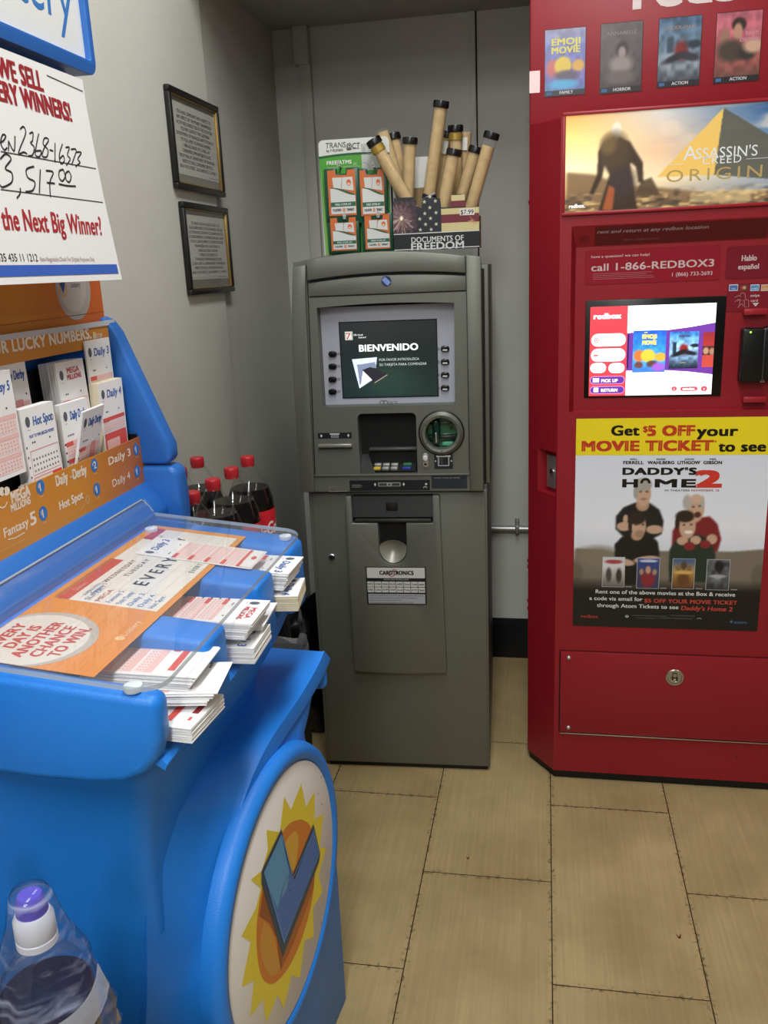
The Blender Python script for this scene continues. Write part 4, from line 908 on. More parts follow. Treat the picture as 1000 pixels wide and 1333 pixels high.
for i, (x0, x1, y0, y1, kind) in enumerate(((346, 435, 592, 706, 0), (481, 572, 597, 712, 1), (620, 712, 599, 714, 2), (754, 850, 602, 718, 3))):
    q0, q1 = pr(x0, y1), pr(x1, y0); p.rect(q0[0] - .0012, q0[1] - .0012, q1[0] + .0012, q1[1] + .0012, ink('#b9b9bc'), 3)
    c = Art(24, 30)
    if kind == 0: c.vgrad([(0, '#6a6460'), (.4, '#b0a8a2'), (.7, '#d8d8dc'), (1, '#c8ccd4')]).ell(.28, .4, .13, .24, '#4a4646', .5).ell(.75, .38, .13, .24, '#3a3434', .5).ell(.5, .85, .4, .07, '#b0444a', .4)
    elif kind == 1: c.vgrad([(0, '#3a3a60'), (.4, '#40405e'), (1, '#2c4a9a')]).ell(.5, .3, .32, .28, '#8a2a34', .4).ell(.5, .62, .12, .13, '#c89a80', .4).ell(.2, .55, .1, .1, '#b08a74', .5).ell(.8, .55, .1, .1, '#b08a74', .5).ell(.5, .92, .42, .05, '#c8ccdc', .4)
    elif kind == 2: c.vgrad([(0, '#5a4030'), (.4, '#a87a44'), (.6, '#b89860'), (1, '#3a5a90')]).ell(.5, .78, .14, .14, '#5a4634', .5).ell(.25, .7, .12, .1, '#8a6a4a', .5).ell(.75, .7, .12, .1, '#8a6a4a', .5).ell(.5, .3, .3, .22, '#6a4426', .6).ell(.5, .55, .42, .06, '#d8b058', .4)
    else: c.vgrad([(0, '#2c2e32'), (.4, '#7a7d82'), (.6, '#4a4d52'), (1, '#55585e')]).mottle(.4, 8).ell(.52, .78, .2, .18, '#1a1b1e', .4).ell(.5, .45, .4, .05, '#a9abb0', .5)
    p.canvas(q0[0], q0[1], q1[0], q1[1], c.get(), attr_mat('poster_art', .28), 4)
    q = pr(x1 + 2, y1 + 3); p.rect(q[0], q[1], q[0] + .016, q[1] + .003, ink('#8a8a8c'), 3)
pt('Rent one of the above movies at the Box & receive', 320, 733, 870, .0105, W1, .02, cy1=733); pt('a code via email for', 295, 759, 504, .0105, W1, .02); pt('$5 OFF YOUR MOVIE TICKET', 512, 769, 878, .0105, ink('#c0453a', .3), .035); pt('through Atom Tickets to see', 325, 787, 646, .0105, W1, .02); pt("Daddy's Home 2", 656, 799, 858, .0115, ink('#c0453a', .3), .03, .15)
pt('redbox', 262, 829, 330, .009, ink('#a5382f', .3), .03); q = pr(855, 845); p.ell(q[0], q[1], .0035, .0035, ink('#3f6f94'), 3); pt('atom', 866, 852, 915, .008, ink('#3f6f94', .3), .02); q = pr(443, 824); p.ell(q[0], q[1], .004, .0035, W1, 3); p.ell(q[0], q[1] + .0005, .0025, .002, ink('#141416'), 4)
for i, (x0, x1) in enumerate(((462, 600), (615, 710), (480, 560), (572, 700))): q = pr(x0, 822 + (i // 2) * 10); p.rect(q[0], q[1], pr(x1, 822)[0], q[1] + .0025, ink('#4a4a4c'), 3)
pt('^', 718, 838, 738, .006, ink('#8a8a8c'))
p.to(b, (0, YF - .0013, 0)); link('offer_poster', b, K)
# service door
b = MB(); du0, dv1 = rb(730, 847); dv0 = rb(728, 951)[1]; b.box(du0, YF - .006, dv0, 0.80, YF, dv1, M_red, .0015); link('service_door', b, K)
door = [o for o in K.children if o.name.startswith('service_door')][0]
b = MB(); b.box(du0 - .003, YF - .0012, dv0, du0, YF - .0002, dv1, M_void); b.box(du0 - .003, YF - .0012, dv1, .80, YF - .0002, dv1 + .0028, mat('seam_red', '#4a0810', .5)); link('door_seam', b, K)
for q in ((740.5, 855), (740, 945.5)):
    u, v = rb(*q); b = MB(); b.lathe([(.0062, 0), (.0055, .003), (.003, .0052), (.0001, .0058)], mat('bolt_zinc', '#c9c9c4', .3, metal=.8), (u, YF - .006, v), (0, -1, 0), 20, False); link('bolt', b, door)
u, v = rb(878, 880.5); b = MB(); b.lathe([(.0235, 0), (.0235, .002), (.022, .0035), (.0185, .0035), (.017, .001), (.0001, .001)], mat('latch_steel', '#b9b4a8', .28, metal=.9), (u, YF - .006, v), (0, -1, 0), 36, False)
b.prism([(u - .006, YF - .0075, v + .013), (u + .006, YF - .0075, v + .013), (u + .006, YF - .0075, v + .004), (u + .0105, YF - .0075, v - .003), (u + .005, YF - .0075, v - .012), (u - .005, YF - .0075, v - .012), (u - .0105, YF - .0075, v - .003), (u - .006, YF - .0075, v + .004)], (0, -.001, 0), M_void)
b.prism([(u - .0045, YF - .009, v + .0118), (u + .0045, YF - .009, v + .0118), (u + .0045, YF - .009, v + .002), (u - .0045, YF - .009, v + .002)], (0, -.001, 0), mat('latch_steel', '#b9b4a8', .28, metal=.9), .0005); b.tube([(u + .0085 * math.cos(R(t)), YF - .0095, v - .003 + .0085 * math.sin(R(t))) for t in range(150, 391, 15)], .0013, M_chrome, 8)
b.box(u - .0035, YF - .010, v - .009, u + .0035, YF - .0085, v - .001, M_chrome, .001); link('ring_latch', b, door)
b = MB(); b.box(du0 + .001, YF - .008, dv0 - .0045, .80, YF - .001, dv0 - .0015, M_chrome, .0008); link('door_trim', b, K)
b = MB(); u, v = rb(960, 986); b.add([(u - .006, YF - .0002, v + .006), (u - .002, YF - .0002, v + .001), (u + .003, YF - .0002, v - .006), (u + .001, YF - .0002, v - .007), (u - .004, YF - .0002, v - .001)], [(0, 1, 2, 3, 4)], ink('#2a0a0c')); link('scuff_mark', b, K)
# lock plate in the chamfer pocket, bolts on the left side
zc = (pz0 + pz1) / 2; A_, B_ = ch(.46, .0195), ch(.86, .0195)
def onch(s, z, d): q = ch(s, d); return Vector((q[0], q[1], z))
nv = Vector((ch(.5, -1)[0] - ch(.5)[0], ch(.5, -1)[1] - ch(.5)[1], 0)).normalized()
zb0, zb1 = at_y(712, 634, 2.24).z, at_y(712, 592, 2.24).z
b = MB(); b.prism([onch(.50, zb0, .0195), onch(.90, zb0, .0195), onch(.90, zb1, .0195), onch(.50, zb1, .0195)], nv * .006, mat('lock_plate', '#b4b4b0', .35, metal=.8), .001)
q = onch(.70, zc, .013); b.lathe([(.0085, 0), (.0085, .003), (.0065, .004), (.0001, .004)], M_chrome, q, nv, 20, False); b.cyl(q + nv * .0042, q + nv * .0048, .004, M_void, 12); link('side_lock', b, K)
for z in (rb(684, 737, 2.35)[1], rb(684, 745, 2.35)[1], rb(684, 790, 2.35)[1], rb(684, 800, 2.35)[1], rb(684, 262, 2.35)[1]):
    b = MB(); b.lathe([(.007, 0), (.006, .003), (.0001, .005)], M_redD, (XL, 2.40, z), (-1, 0, 0), 14, False); link('side_bolt', b, K)

# ================================================================== LOTTERY KIOSK
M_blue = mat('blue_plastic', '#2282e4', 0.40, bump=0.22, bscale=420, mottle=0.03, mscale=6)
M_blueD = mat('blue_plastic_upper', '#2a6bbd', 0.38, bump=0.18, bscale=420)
M_acr = clear('clear_acrylic', '#eef4fa', 0.02, 1.40, 0.03); M_acrE = clear('acrylic_edge', '#b9c6ce', 0.25, 1.45, 0.72)
M_paper = mat('slip_paper', '#f3f2f1', 0.7)
L = thing('lottery_kiosk', 'tall blue lottery play kiosk with a sun emblem against the left wall', 'kiosk', (-0.62, 1.06, 0))
YN, YFAR = 0.772, 1.360          # near and far end of the writing counter
def ztop(x): return 0.978 + 0.11 * (-0.40 - x)
def zacr(x): return 0.992 + 0.11 * (-0.40 - x)

# ---- pedestal
def smooth_path(pts, n):
    P = [Vector(p) for p in pts]; out = []
    m = len(P) - 1
    for i in range(n):
        t = i / (n - 1) * m; k = min(int(t), m - 1); f = t - k
        p0 = P[max(k - 1, 0)]; p1 = P[k]; p2 = P[k + 1]; p3 = P[min(k + 2, m)]
        out.append(0.5 * ((2 * p1) + (-p0 + p2) * f + (2 * p0 - 5 * p1 + 4 * p2 - p3) * f * f + (-p0 + 3 * p1 - 3 * p2 + p3) * f ** 3))
    return out
DC = Vector((-.394, 1.100, .461)); DR = .209                # centre and radius of the round emblem on the slightly turned front
dn = Vector((math.cos(R(6)), -math.sin(R(6)), 0)); du = Vector((0, 0, 1)).cross(dn).normalized()
PB = -.020
def fr(px, py, off=PB):
    return hit(px, py, DC + dn * off, dn)
rp = [fr(*q) for q in ((419, 848), (408, 872), (384, 912), (352, 958), (330, 1000), (311, 1050), (297, 1110), (287, 1170), (280, 1230), (275, 1290))]
low = rp[-1]
rp += [Vector((low.x - .002, low.y - .004, .36)), Vector((low.x - .003, low.y - .006, .18)), Vector((low.x - .003, low.y - .006, 0))]
ridge = smooth_path(rp, 49)
crease = smooth_path([(-.60, 1.46, .722), (-.60, 1.33, .728), (-.595, 1.18, .735), (-.575, 1.05, .742), (-.540, .965, .745), (-.508, .905, .725), (-.500, .872, .67), (-.503, .858, .60), (-.512, .852, .50), (-.525, .852, .42), (-.540, .854, .30), (-.550, .856, .15), (-.555, .856, 0)], 49)
def kf(y): return min(max((y - .90) / .16, 0), 1)
b = MB()
rows = []
for c, r in zip(crease, ridge):
    row = [Vector((c.x - .06, c.y + .035, c.z - (.02 if c.y > .93 else 0))), c.copy()]
    for k in range(1, 13):
        t = k / 12; p = c.lerp(r, t)
        p.y += math.sin(math.pi * t) * .010 if r.y < 1.0 else 0
        row.append(p)
    row.append(r + dn * .004 + du * .002); row.append(r + dn * .006 + du * .010 + Vector((0, 0, -.010 * kf(r.y))))
    row.append(r + dn * .006 + du * .026 + Vector((0, 0, -.026 * kf(r.y))))
    rows.append(row)
b.sheet(rows, M_blue, .012)
# front panel behind the emblem, in the turned plane
def ins_(p): return p + du * .022 + Vector((0, 0, -.022 * kf(p.y))) + dn * .003
right = [fr(*q) for q in ((437, 1130), (400, 978), (396, 965), (394, 953), (399, 933), (404, 906), (408, 890), (417, 884))]
e0 = right[0]; right = [Vector((e0.x, e0.y, 0)), e0] + right[1:-1]
b.prism([p + dn * .004 for p in right] + [ins_(p) for p in ridge[6:]], -dn * .020, M_blue, .003)
def colring(z, x1, y0): return [(x, y, z) for x, y in [(-.846, y0 - .018), (-.80, y0 - .026), (-.75, y0 - .029), (-.70, y0 - .027), (-.66, y0 - .021), (-.62, y0 - .011), (-.585, y0 + .000), (x1 - .03, y0 + .010), (x1 - .008, y0 + .018), (x1, y0 + .030), (x1, 1.26), (x1 - .02, 1.275), (-.846, 1.275)]]
b.loft([colring(z, x1, y0) for z, x1, y0 in ((0, -.532, .852), (.15, -.528, .852), (.30, -.517, .851), (.42, -.503, .850), (.50, -.494, .849), (.60, -.488, .847), (.67, -.488, .843), (.74, -.478, .838), (.80, -.466, .830), (.86, -.455, .820))], M_blue)
b.prism([(-.56, 1.10, 0), (-.52, 1.02, 0), (-.47, 1.02, 0), (-.41, 1.278, 0), (-.56, 1.278, 0)], (0, 0, .56), M_blue, .004)
# ledge tip at the far end
tip = [fr(422, 846), fr(417, 884)]
b.box(-.60, 1.36, .684, tip[0].x + .003, tip[0].y + .008, .7290, M_blue, .015, 4)
link('pedestal', b, L, 50)

# ---- emblem drum on the front
b = MB(); b.lathe([(DR + .030, -.026), (DR + .030, -.012), (DR + .026, -.002), (DR + .018, .004), (DR + .006, .0035), (DR + .001, -.001), (DR + .0005, -.004), (.0001, -.004)], M_blue, DC, dn, 72, False); link('emblem_drum', b, L, 45)
drum = [o for o in L.children if o.name.startswith('emblem_drum')][0]
b = MB(); b.lathe([(DR - .001, -.004), (DR - .001, .0005), (DR - .002, .001), (.0001, .001)], mat('emblem_white', '#ece8e2', .4), DC, dn, 72, False)
p = Print()
def em(px, py):
    q = hit(280 + px * .28, 960 + py * .28, DC + dn * .001, dn) - DC; return (q.dot(du), q.z)
star = [(400, 215), (421, 322), (463, 250), (462, 380), (503, 356), (486, 510), (517, 515), (480, 640), (500, 715), (455, 790), (458, 925), (415, 945), (394, 1118), (355, 1105), (318, 1262), (290, 1195), (236, 1330), (222, 1215), (163, 1300), (180, 1130), (122, 1160), (165, 950), (122, 922), (190, 790), (212, 700), (165, 660), (216, 620), (245, 520), (238, 430), (300, 440), (320, 275), (352, 335)]
a = Art(70, 90, '#e2dcd6'); q = [em(*s) for s in star]
p.poly(q, ink('#f2dc40', .4), 2)
def sm(n=40, c=(325, 770), pts=None): return None
sun = [(400, 380), (440, 410), (462, 500), (462, 640), (445, 780), (400, 940), (345, 1060), (290, 1130), (250, 1145), (215, 1110), (195, 1010), (192, 880), (210, 740), (245, 600), (290, 480), (345, 400)]
sp = [Vector((*em(*s), 0)) for s in sun]; sun_s = [tuple(v[:2]) for v in smooth_path(sp + [sp[0]], 60)[:-1]]
p.poly(sun_s, ink('#dc8230', .4), 3)
def sub(l): return [em(*s) for s in l]
in1 = [tuple(v[:2]) for v in smooth_path([Vector((*em(*s), 0)) for s in ((345, 455), (372, 435), (385, 470), (378, 560), (360, 620), (338, 560), (322, 500), (345, 455))], 30)[:-1]]
p.poly(in1, ink('#e6b040', .4), 4)
in2 = [tuple(v[:2]) for v in smooth_path([Vector((*em(*s), 0)) for s in ((225, 850), (262, 900), (290, 1010), (300, 1075), (262, 1110), (225, 1060), (205, 960), (225, 850))], 30)[:-1]]
p.poly(in2, ink('#d99a40', .4), 4); p.poly(sub([(222, 720), (205, 830), (250, 860), (285, 930), (302, 1080), (312, 1010)]), ink('#9c5428', .4), 5); p.poly(sub([(312, 1010), (305, 1080), (360, 960), (455, 700), (460, 650)]), ink('#b3642a', .4), 5)
p.poly(sub([(305, 425), (358, 640), (455, 402), (486, 540), (480, 580), (312, 1020), (213, 680), (213, 620)]), ink('#1d3f5e', .35), 6)
p.poly(sub([(304, 448), (318, 520), (356, 655), (366, 660), (455, 425), (480, 540), (316, 962), (222, 632)]), ink('#3370c2', .3), 7)
p.poly(sub([(304, 448), (340, 625), (312, 690), (285, 800), (222, 632)]), ink('#529fd4', .3), 8)
lt = ink('#6fa6d6', .3)
for l in (((304, 452), (224, 622), (317, 955)), ((316, 945), (478, 545)), ((308, 455), (357, 652), (455, 432), (479, 540))): p.line(sub(l), .0022, lt, 9)
p.poly(sub([(340, 625), (312, 690), (298, 760), (330, 700)]), ink('#5b9bcd', .3), 9)
rnd = random.Random(3)
for s in ((490, 185), (493, 310), (476, 260), (490, 862), (345, 710)): q0 = em(*s); p.ell(q0[0], q0[1], .0016, .0016, ink('#3a3a3a'), 9, 8)
p.to(b, DC + dn * .001, du, (0, 0, 1)); link('emblem_disc', b, drum)

# ---- slip counter
b = MB()
def zl(x): return ztop(x)
def zb(y): return .792 + ((y - 1.15) / .378) ** 2 * .078
rings = []
for i in range(19):
    y = YN + .012 + (YFAR - YN - .015) * i / 18; q = zb(y); m_ = min((y - YN + .010) / .03, (YFAR - y) / .03, 1); m_ = math.sqrt(max(0, 1 - (1 - m_) ** 2)); k_ = (1 - m_) * .012
    rings.append([(-.846, y, q + .03), (-.56, y, q + .004 + k_), (-.50, y, q + k_), (-.468, y, q + .002 + k_), (-.444 - k_, y, q + .012 + k_), (-.424 - k_, y, max(q + .030, .862)), (-.410 - k_, y, .886), (-.407 - k_, y, .893), (-.412 - k_, y, .899), (-.60, y, .904), (-.846, y, .905)])
b.loft(rings, M_blue)
def block(x0, x1, y0, y1, z0, bev=.010, r=0):
    plan = rrect(x0, y0, x1, y1, (0, r, r, 0) if r else 0, 6)
    tb = [(x, y, z0) for x, y in plan]; tt = [(x, y, ztop(x)) for x, y in plan]
    t2 = bmesh.new(); A_ = [t2.verts.new(q) for q in tb]; B_ = [t2.verts.new(q) for q in tt]; n = len(plan)
    t2.faces.new(A_); t2.faces.new(B_[::-1])
    for i in range(n): t2.faces.new((A_[i], B_[i], B_[(i + 1) % n], A_[(i + 1) % n]))
    bmesh.ops.recalc_face_normals(t2, faces=t2.faces)
    es = [e for e in t2.edges if len(e.link_faces) == 2 and e.calc_face_angle(0) > R(28)]
    bmesh.ops.bevel(t2, geom=es, offset=bev, segments=3, affect='EDGES', profile=.5, clamp_overlap=True)
    b.merge(t2, M_blue)
# near end wall, deep with a rounded belly
pl = [(-.846, .888), (-.56, .870), (-.49, .869), (-.455, .873), (-.430, .885), (-.413, .905), (-.405, .93), (-.404, ztop(-.404)), (-.846, ztop(-.846))]
b.prism([(x, YN, z) for x, z in pl], (0, .032, 0), M_blue, .011, 3)
block(-.60, -.404, .918, .984, .88, .008); block(-.60, -.402, 1.112, 1.184, .88, .008)
block(-.846, -.402, 1.286, YFAR, .86, .012, .02)
block(-.846, -.585, YN + .02, YFAR, .88, .008)
link('slip_counter', b, L, 50)
# acrylic cover with turned up back edge and white bumpers
b = MB(); pl2 = rrect(-.664, YN - .003, -.400, 1.346, (.004, .032, .032, .004), 6)
rings = []
for off in (0, .006):
    rings.append([(x, y, zacr(x) - .006 + off) for x, y in pl2])
b.add(rings[1], [tuple(range(len(pl2)))], M_acr); b.add(rings[0], [tuple(range(len(pl2)))[::-1]], M_acr)
b.loft(rings, M_acrE, cap=False)
b.prism([(-.664, YN, zacr(-.664) - .004), (-.660, YN, zacr(-.66) - .001), (-.668, YN, zacr(-.664) + .016), (-.676, YN, zacr(-.664) + .026), (-.680, YN, zacr(-.664) + .024), (-.672, YN, zacr(-.664) + .013)], (0, 1.342 - YN, 0), M_acr)
b.tube([(-.680, YN, zacr(-.664) + .025), (-.680, 1.335, zacr(-.664) + .025), (-.678, 1.342, zacr(-.664) + .020), (-.666, 1.345, zacr(-.664) + .002)], .0016, M_acrE, 8)
link('acrylic_cover', b, L, 30)
cov = [o for o in L.children if o.name.startswith('acrylic_cover')][0]
M_bump = mat('bumper_white', '#dfe9f4', .45)
for px, py in ((172, 884), (371, 692), (196, 682)):
    q = hit(px, py, (-.4, 0, .992), (.11, 0, 1)); b = MB()
    b.cyl((q.x, q.y, zacr(q.x) - .0140), (q.x, q.y, zacr(q.x) - .0062), .0105, M_bump, 24, bev=.0015); link('bumper', b, cov)
q = (-.645, .80); b = MB(); b.cyl((*q, zacr(q[0]) - .014), (*q, zacr(q[0]) - .0062), .0105, M_bump, 24, bev=.0015); link('bumper', b, cov)

# ---- upper body: hopper, wing, back panel
b = MB()
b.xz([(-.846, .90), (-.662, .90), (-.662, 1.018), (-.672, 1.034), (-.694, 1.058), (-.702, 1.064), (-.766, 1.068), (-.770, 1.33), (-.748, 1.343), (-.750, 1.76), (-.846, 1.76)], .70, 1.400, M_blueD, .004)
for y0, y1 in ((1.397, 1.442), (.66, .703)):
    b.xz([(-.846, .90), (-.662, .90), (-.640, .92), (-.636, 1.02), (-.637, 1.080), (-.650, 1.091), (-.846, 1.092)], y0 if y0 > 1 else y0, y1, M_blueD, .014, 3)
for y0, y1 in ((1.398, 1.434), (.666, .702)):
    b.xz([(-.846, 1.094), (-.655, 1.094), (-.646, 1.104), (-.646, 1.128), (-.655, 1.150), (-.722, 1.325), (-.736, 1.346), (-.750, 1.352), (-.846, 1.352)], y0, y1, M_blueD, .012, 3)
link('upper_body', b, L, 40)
b = MB(); M_bk2 = mat('hopper_black', '#0e0e0f', .5)
b.box(-.7665, .705, 1.066, -.7645, 1.396, 1.285, M_bk2); b.box(-.766, 1.393, 1.066, -.704, 1.3965, 1.150, M_bk2); b.box(-.766, .70, 1.0675, -.704, 1.395, 1.0695, M_bk2)
for y in (.80, .895, .99, 1.085, 1.18, 1.275): b.box(-.764, y - .001, 1.07, -.706, y + .001, 1.135, M_bk2)
b.box(-.736, .702, 1.07, -.734, 1.394, 1.165, M_bk2)
link('slip_hopper', b, L)
# printed front of the hopper
M_or = mat('orange_card', '#c8802a', .35)
def gradient_orange(name, c0, c1, axis, lo, hi, rough=.35):
    if name in MATS: return MATS[name]
    m = mat(name, c0, rough); nt = m.node_tree; g = nt.nodes.new('ShaderNodeTexCoord'); s = nt.nodes.new('ShaderNodeSeparateXYZ'); mp = nt.nodes.new('ShaderNodeMapRange'); mp.inputs['From Min'].default_value = lo; mp.inputs['From Max'].default_value = hi
    mx = nt.nodes.new('ShaderNodeMix'); mx.data_type = 'RGBA'; mx.inputs['A'].default_value = (*lin(c0), 1); mx.inputs['B'].default_value = (*lin(c1), 1)
    nt.links.new(g.outputs['Object'], s.inputs[0]); nt.links.new(s.outputs[axis], mp.inputs['Value']); nt.links.new(mp.outputs[0], mx.inputs['Factor']); nt.links.new(mx.outputs['Result'], nt.nodes['Principled BSDF'].inputs['Base Color'])
    return m
M_strip = gradient_orange('hopper_card', '#cf8a30', '#b5622c', 'Y', .12, .34)
XS = -.701
def hs(cx, cy, X=XS):           # crop of the hopper front -> (y, z) on its plane
    q = at_x(cx * .2, 560 + cy * .2, X); return (q.y, q.z)
y1, zt = hs(930, 32); zb = hs(930, 380)[1]; zb0 = hs(200, 800)[1]
zlo = 1.062; b = MB()
out2 = [(y, z) for y, z in rrect(.71, zlo, y1, zt, (0, .022, 0, 0), 6)]
b.yz(out2, XS - .002, XS, M_strip)
p = Print(); cr = ink('#eedfca', .4); wb = ink('#2f78c4', .4)
def hp(s, cx, cy, h, cx1, m=cr, bold=.03, shear=0, l=1):
    q = hs(cx, cy); q1 = hs(cx1, cy); p.text(s, q[0], q[1], h, m, l, w=q1[0] - q[0], bold=bold, shear=shear)
hp('Daily 3', 710, 228, .0125, 858, bold=.04); hp('Daily 4', 735, 372, .0125, 855, bold=.01)
hp('Daily', 368, 366, .0155, 447, bold=.04); hp('Derby', 478, 322, .0155, 570, bold=.04); hp('THE', 455, 318, .004, 480)
hp('Hot Spot', 390, 520, .0125, 552, bold=.04); hp('MEGA', 78, 476, .0150, 205, bold=.05); hp('MILLIONS', 75, 534, .0100, 208, bold=.05); hp('california', 120, 380, .004, 185)
hp('Fantasy', 30, 700, .0125, 200, bold=.03); hp('5', 203, 622, .018, 240, bold=.04)
for (cx, cy, t_) in ((262, 370, '1'), (280, 542, '1'), (613, 228, '2'), (630, 385, '1'), (885, 125, '1'), (892, 268, '1')):
    q = hs(cx, cy); p.ell(q[0], q[1], .0105, .0105, wb, 1); p.text('$', q[0] - .0062, q[1] - .0005, .005, cr, 2); p.text(t_, q[0] - .0020, q[1] - .0055, .0115, cr, 2, bold=.03); p.text('A PLAY', q[0], q[1] - .0145, .0022, cr, 1, 'c')
q = hs(25, 445); p.annulus(q[0] - .004, q[1], .010, .012, cr, 1, 20, 120, 330); p.ell(q[0] + .008, q[1] + .008, .007, .006, cr, 1); p.ell(q[0] - .002, q[1] + .010, .006, .006, cr, 1)
q = hs(560, 450); p.annulus(q[0] + .004, q[1] - .001, .0055, .007, ink('#d9b27a', .4), 1); p.annulus(q[0] + .004, q[1] - .001, .003, .004, ink('#d9b27a', .4), 1); p.line([(q[0] - .022, q[1] - .012), (q[0] - .004, q[1] - .006)], .001, ink('#d9b27a', .4))
p.line([hs(50, 712), hs(100, 700), hs(160, 665)], .0014, cr); hp('Must be 18 years of age or older to play.', 5, 795, .003, 178, ink('#dcae72', .4), 0)
p.to(b, (XS + .0001, 0, 0), (0, 1, 0), (0, 0, 1)); link('hopper_sign', b, L)
# strip: YOUR LUCKY NUMBERS
XT = -.7345; b = MB()
def ls(cx, cy): q = at_x(cx * .3, 350 + cy * .3, XT); return (q.y, q.z)
y1, z1 = ls(494, 238); z0 = ls(494, 326)[1]
b.box(XT - .0015, .71, z0, XT, y1, z1, gradient_orange('strip_card', '#d9912f', '#cf8a30', 'Y', 0, .3)); b.box(XT - .004, .705, z1 - .001, XT + .0016, y1 + .001, z1 + .007, mat('strip_clear_lip', '#c9cfd6', .2)); b.box(-.748, .705, z0, XT - .001, y1, z0 + .003, M_blueD)
p = Print(); q = ls(398, 318); q0 = ls(48, 362); p.text('YOUR LUCKY NUMBERS.', q[0], q0[1] + .0005, .0165, ink('#f4ead8', .4), 1, 'r', w=(q[0] - q0[0]) * 1.36, bold=.042)
q = ls(400, 295); p.ell(q[0] + .008, q[1] + .002, .006, .006, ink('#e8c48a'), 1); p.text('DA LOTTERY', q[0] + .002, q[1] - .003, .0065, ink('#f0dcba'), 2, w=.032, bold=.03)
p.to(b, (XT + .0001, 0, 0), (0, 1, 0), (0, 0, 1)); link('number_strip', b, L)
# orange back card with ball
XB = -.7475; b = MB(); y1, zb_ = at_x(137, 421, XB).y, at_x(137, 421, XB).z
M_oc = gradient_orange('back_card', '#e39a2c', '#d0672e', 'Y', .10, .32)
b.box(XB - .0015, .72, zb_ + .004, XB, y1, 1.70, M_oc)
p = Print(); bc = at_x(95, 372, XB); p.ell(bc.y, bc.z, .054, .054, mat('ball_grey', '#b4b0ac', .4), 1, 40); p.ell(bc.y - .004, bc.z + .003, .044, .044, mat('ball_grey_light', '#c4c1bd', .4), 2, 40)
q = at_x(82, 374, XB); p.poly([(q.y - .010, q.z + .006), (q.y - .002, q.z - .010), (q.y + .006, q.z + .006), (q.y + .004, q.z + .018), (q.y - .008, q.z + .018)], ink('#2b5c94'), 4); p.annulus(q.y - .002, q.z - .004, .009, .0115, ink('#e0b040'), 3); q = at_x(92, 374, XB); p.text('Lottery', q.y, q.z, .008, ink('#4a5a78'), 3, w=.030)
p.line([(.73, zb_ + .014), (y1, zb_ + .020)], .001, ink('#a8642c'), 1)
p.to(b, (XB + .0001, 0, 0), (0, 1, 0), (0, 0, 1)); link('back_card', b, L)
# header frame and its sign
XH = -.712; b = MB(); yb, zb_ = at_x(127, 101, XH).y, at_x(127, 101, XH).z
outer = rrect(.69, zb_, yb, 2.16, .022, 6); z_in = at_x(116, 78, XH).z; y_in = at_x(117, 60, XH).y
inner = rrect(.705, z_in, y_in, 2.145, .006, 3)
M3 = Matrix(((0, 1, 0, 0), (1, 0, 0, 0), (0, 0, 1, 0), (0, 0, 0, 1)))     # (x, y, z) -> (y, x, z): the plate faces the aisle
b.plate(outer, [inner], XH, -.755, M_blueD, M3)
b.bm.normal_update()
es = [e for e in b.bm.edges if len(e.link_faces) == 2 and e.calc_face_angle(0) > R(50) and all(abs(v.co.x - XH) < 1e-4 for v in e.verts)]
bmesh.ops.bevel(b.bm, geom=es, offset=.012, segments=3, affect='EDGES', profile=.5, clamp_overlap=True)
b.prism([(-.755, y, z) for y, z in outer], (-.09, 0, 0), M_blueD)
link('header', b, L, 40)
b = MB(); b.box(-.755, .70, z_in - .004, XH - .010, y_in + .004, 2.15, mat('sign_white', '#e9eae8', .35)); p = Print()
q = at_x(96, 22, XH - .010); p.text('California Lottery', q.y, q.z - .014, .070, ink('#3a7cc4', .4), 1, 'r', shear=.12, kx=.92, bold=0)
p.to(b, (XH - .0099, 0, 0), (0, 1, 0), (0, 0, 1)); link('header_sign', b, L)

# ---- winner's cheque poster curling off the back panel
pbR = at_x(158.5, 364, -.665)
PY1, PY0 = pbR.y, .62
edge = [at_y(px, py, PY1) for px, py in ((107, 104), (110.5, 129), (123, 198), (135, 258), (147, 312), (158.5, 364))]
EZ = [e.z for e in edge][::-1]; EX = [e.x for e in edge][::-1]
PZ1, PZ0 = EZ[-1], EZ[0]; HH = PZ1 - PZ0
def edge_x(z): return float(np.interp(z, EZ, EX))
def curl(u, v, n): return Vector((edge_x(PZ0 + v) + n, PY0 + u, PZ0 + v))
b = MB(); rows = [[curl((PY1 - PY0) * j / 6, HH * i / 16, 0) for j in range(7)] for i in range(17)]
b.sheet([[p for p in r] for r in rows], M_paper, .0006)
def wp(px, py):
    X = -.70
    for _ in range(14):
        q = at_x(px, py, X); X = edge_x(q.z)
    return (q.y - PY0, q.z - PZ0)
p = Print(); rd = ink('#a3232c', .6); bk = ink('#26262a', .6)
def wt_(s, px, py, h, m, al='r', bold=.03, w=None, shear=0): q = wp(px, py); p.text(s, q[0], q[1], h, m, 1, al, w=w, bold=bold, shear=shear)
def ww(a_, b_): return wp(*b_)[0] - wp(*a_)[0]
wt_('WE SELL', 56, 119, .0245, rd, w=ww((0, 105), (56, 119)) * 1.02, bold=.042); wt_('LOTTERY WINNERS!', 93, 158, .0245, rd, w=ww((28, 140), (93, 158)) * 1.92, bold=.042)
wt_('Screen 2368-16373', 104, 214, .030, bk, w=ww((22, 196), (104, 214)) * 1.62, bold=.005, shear=.1) if False else None
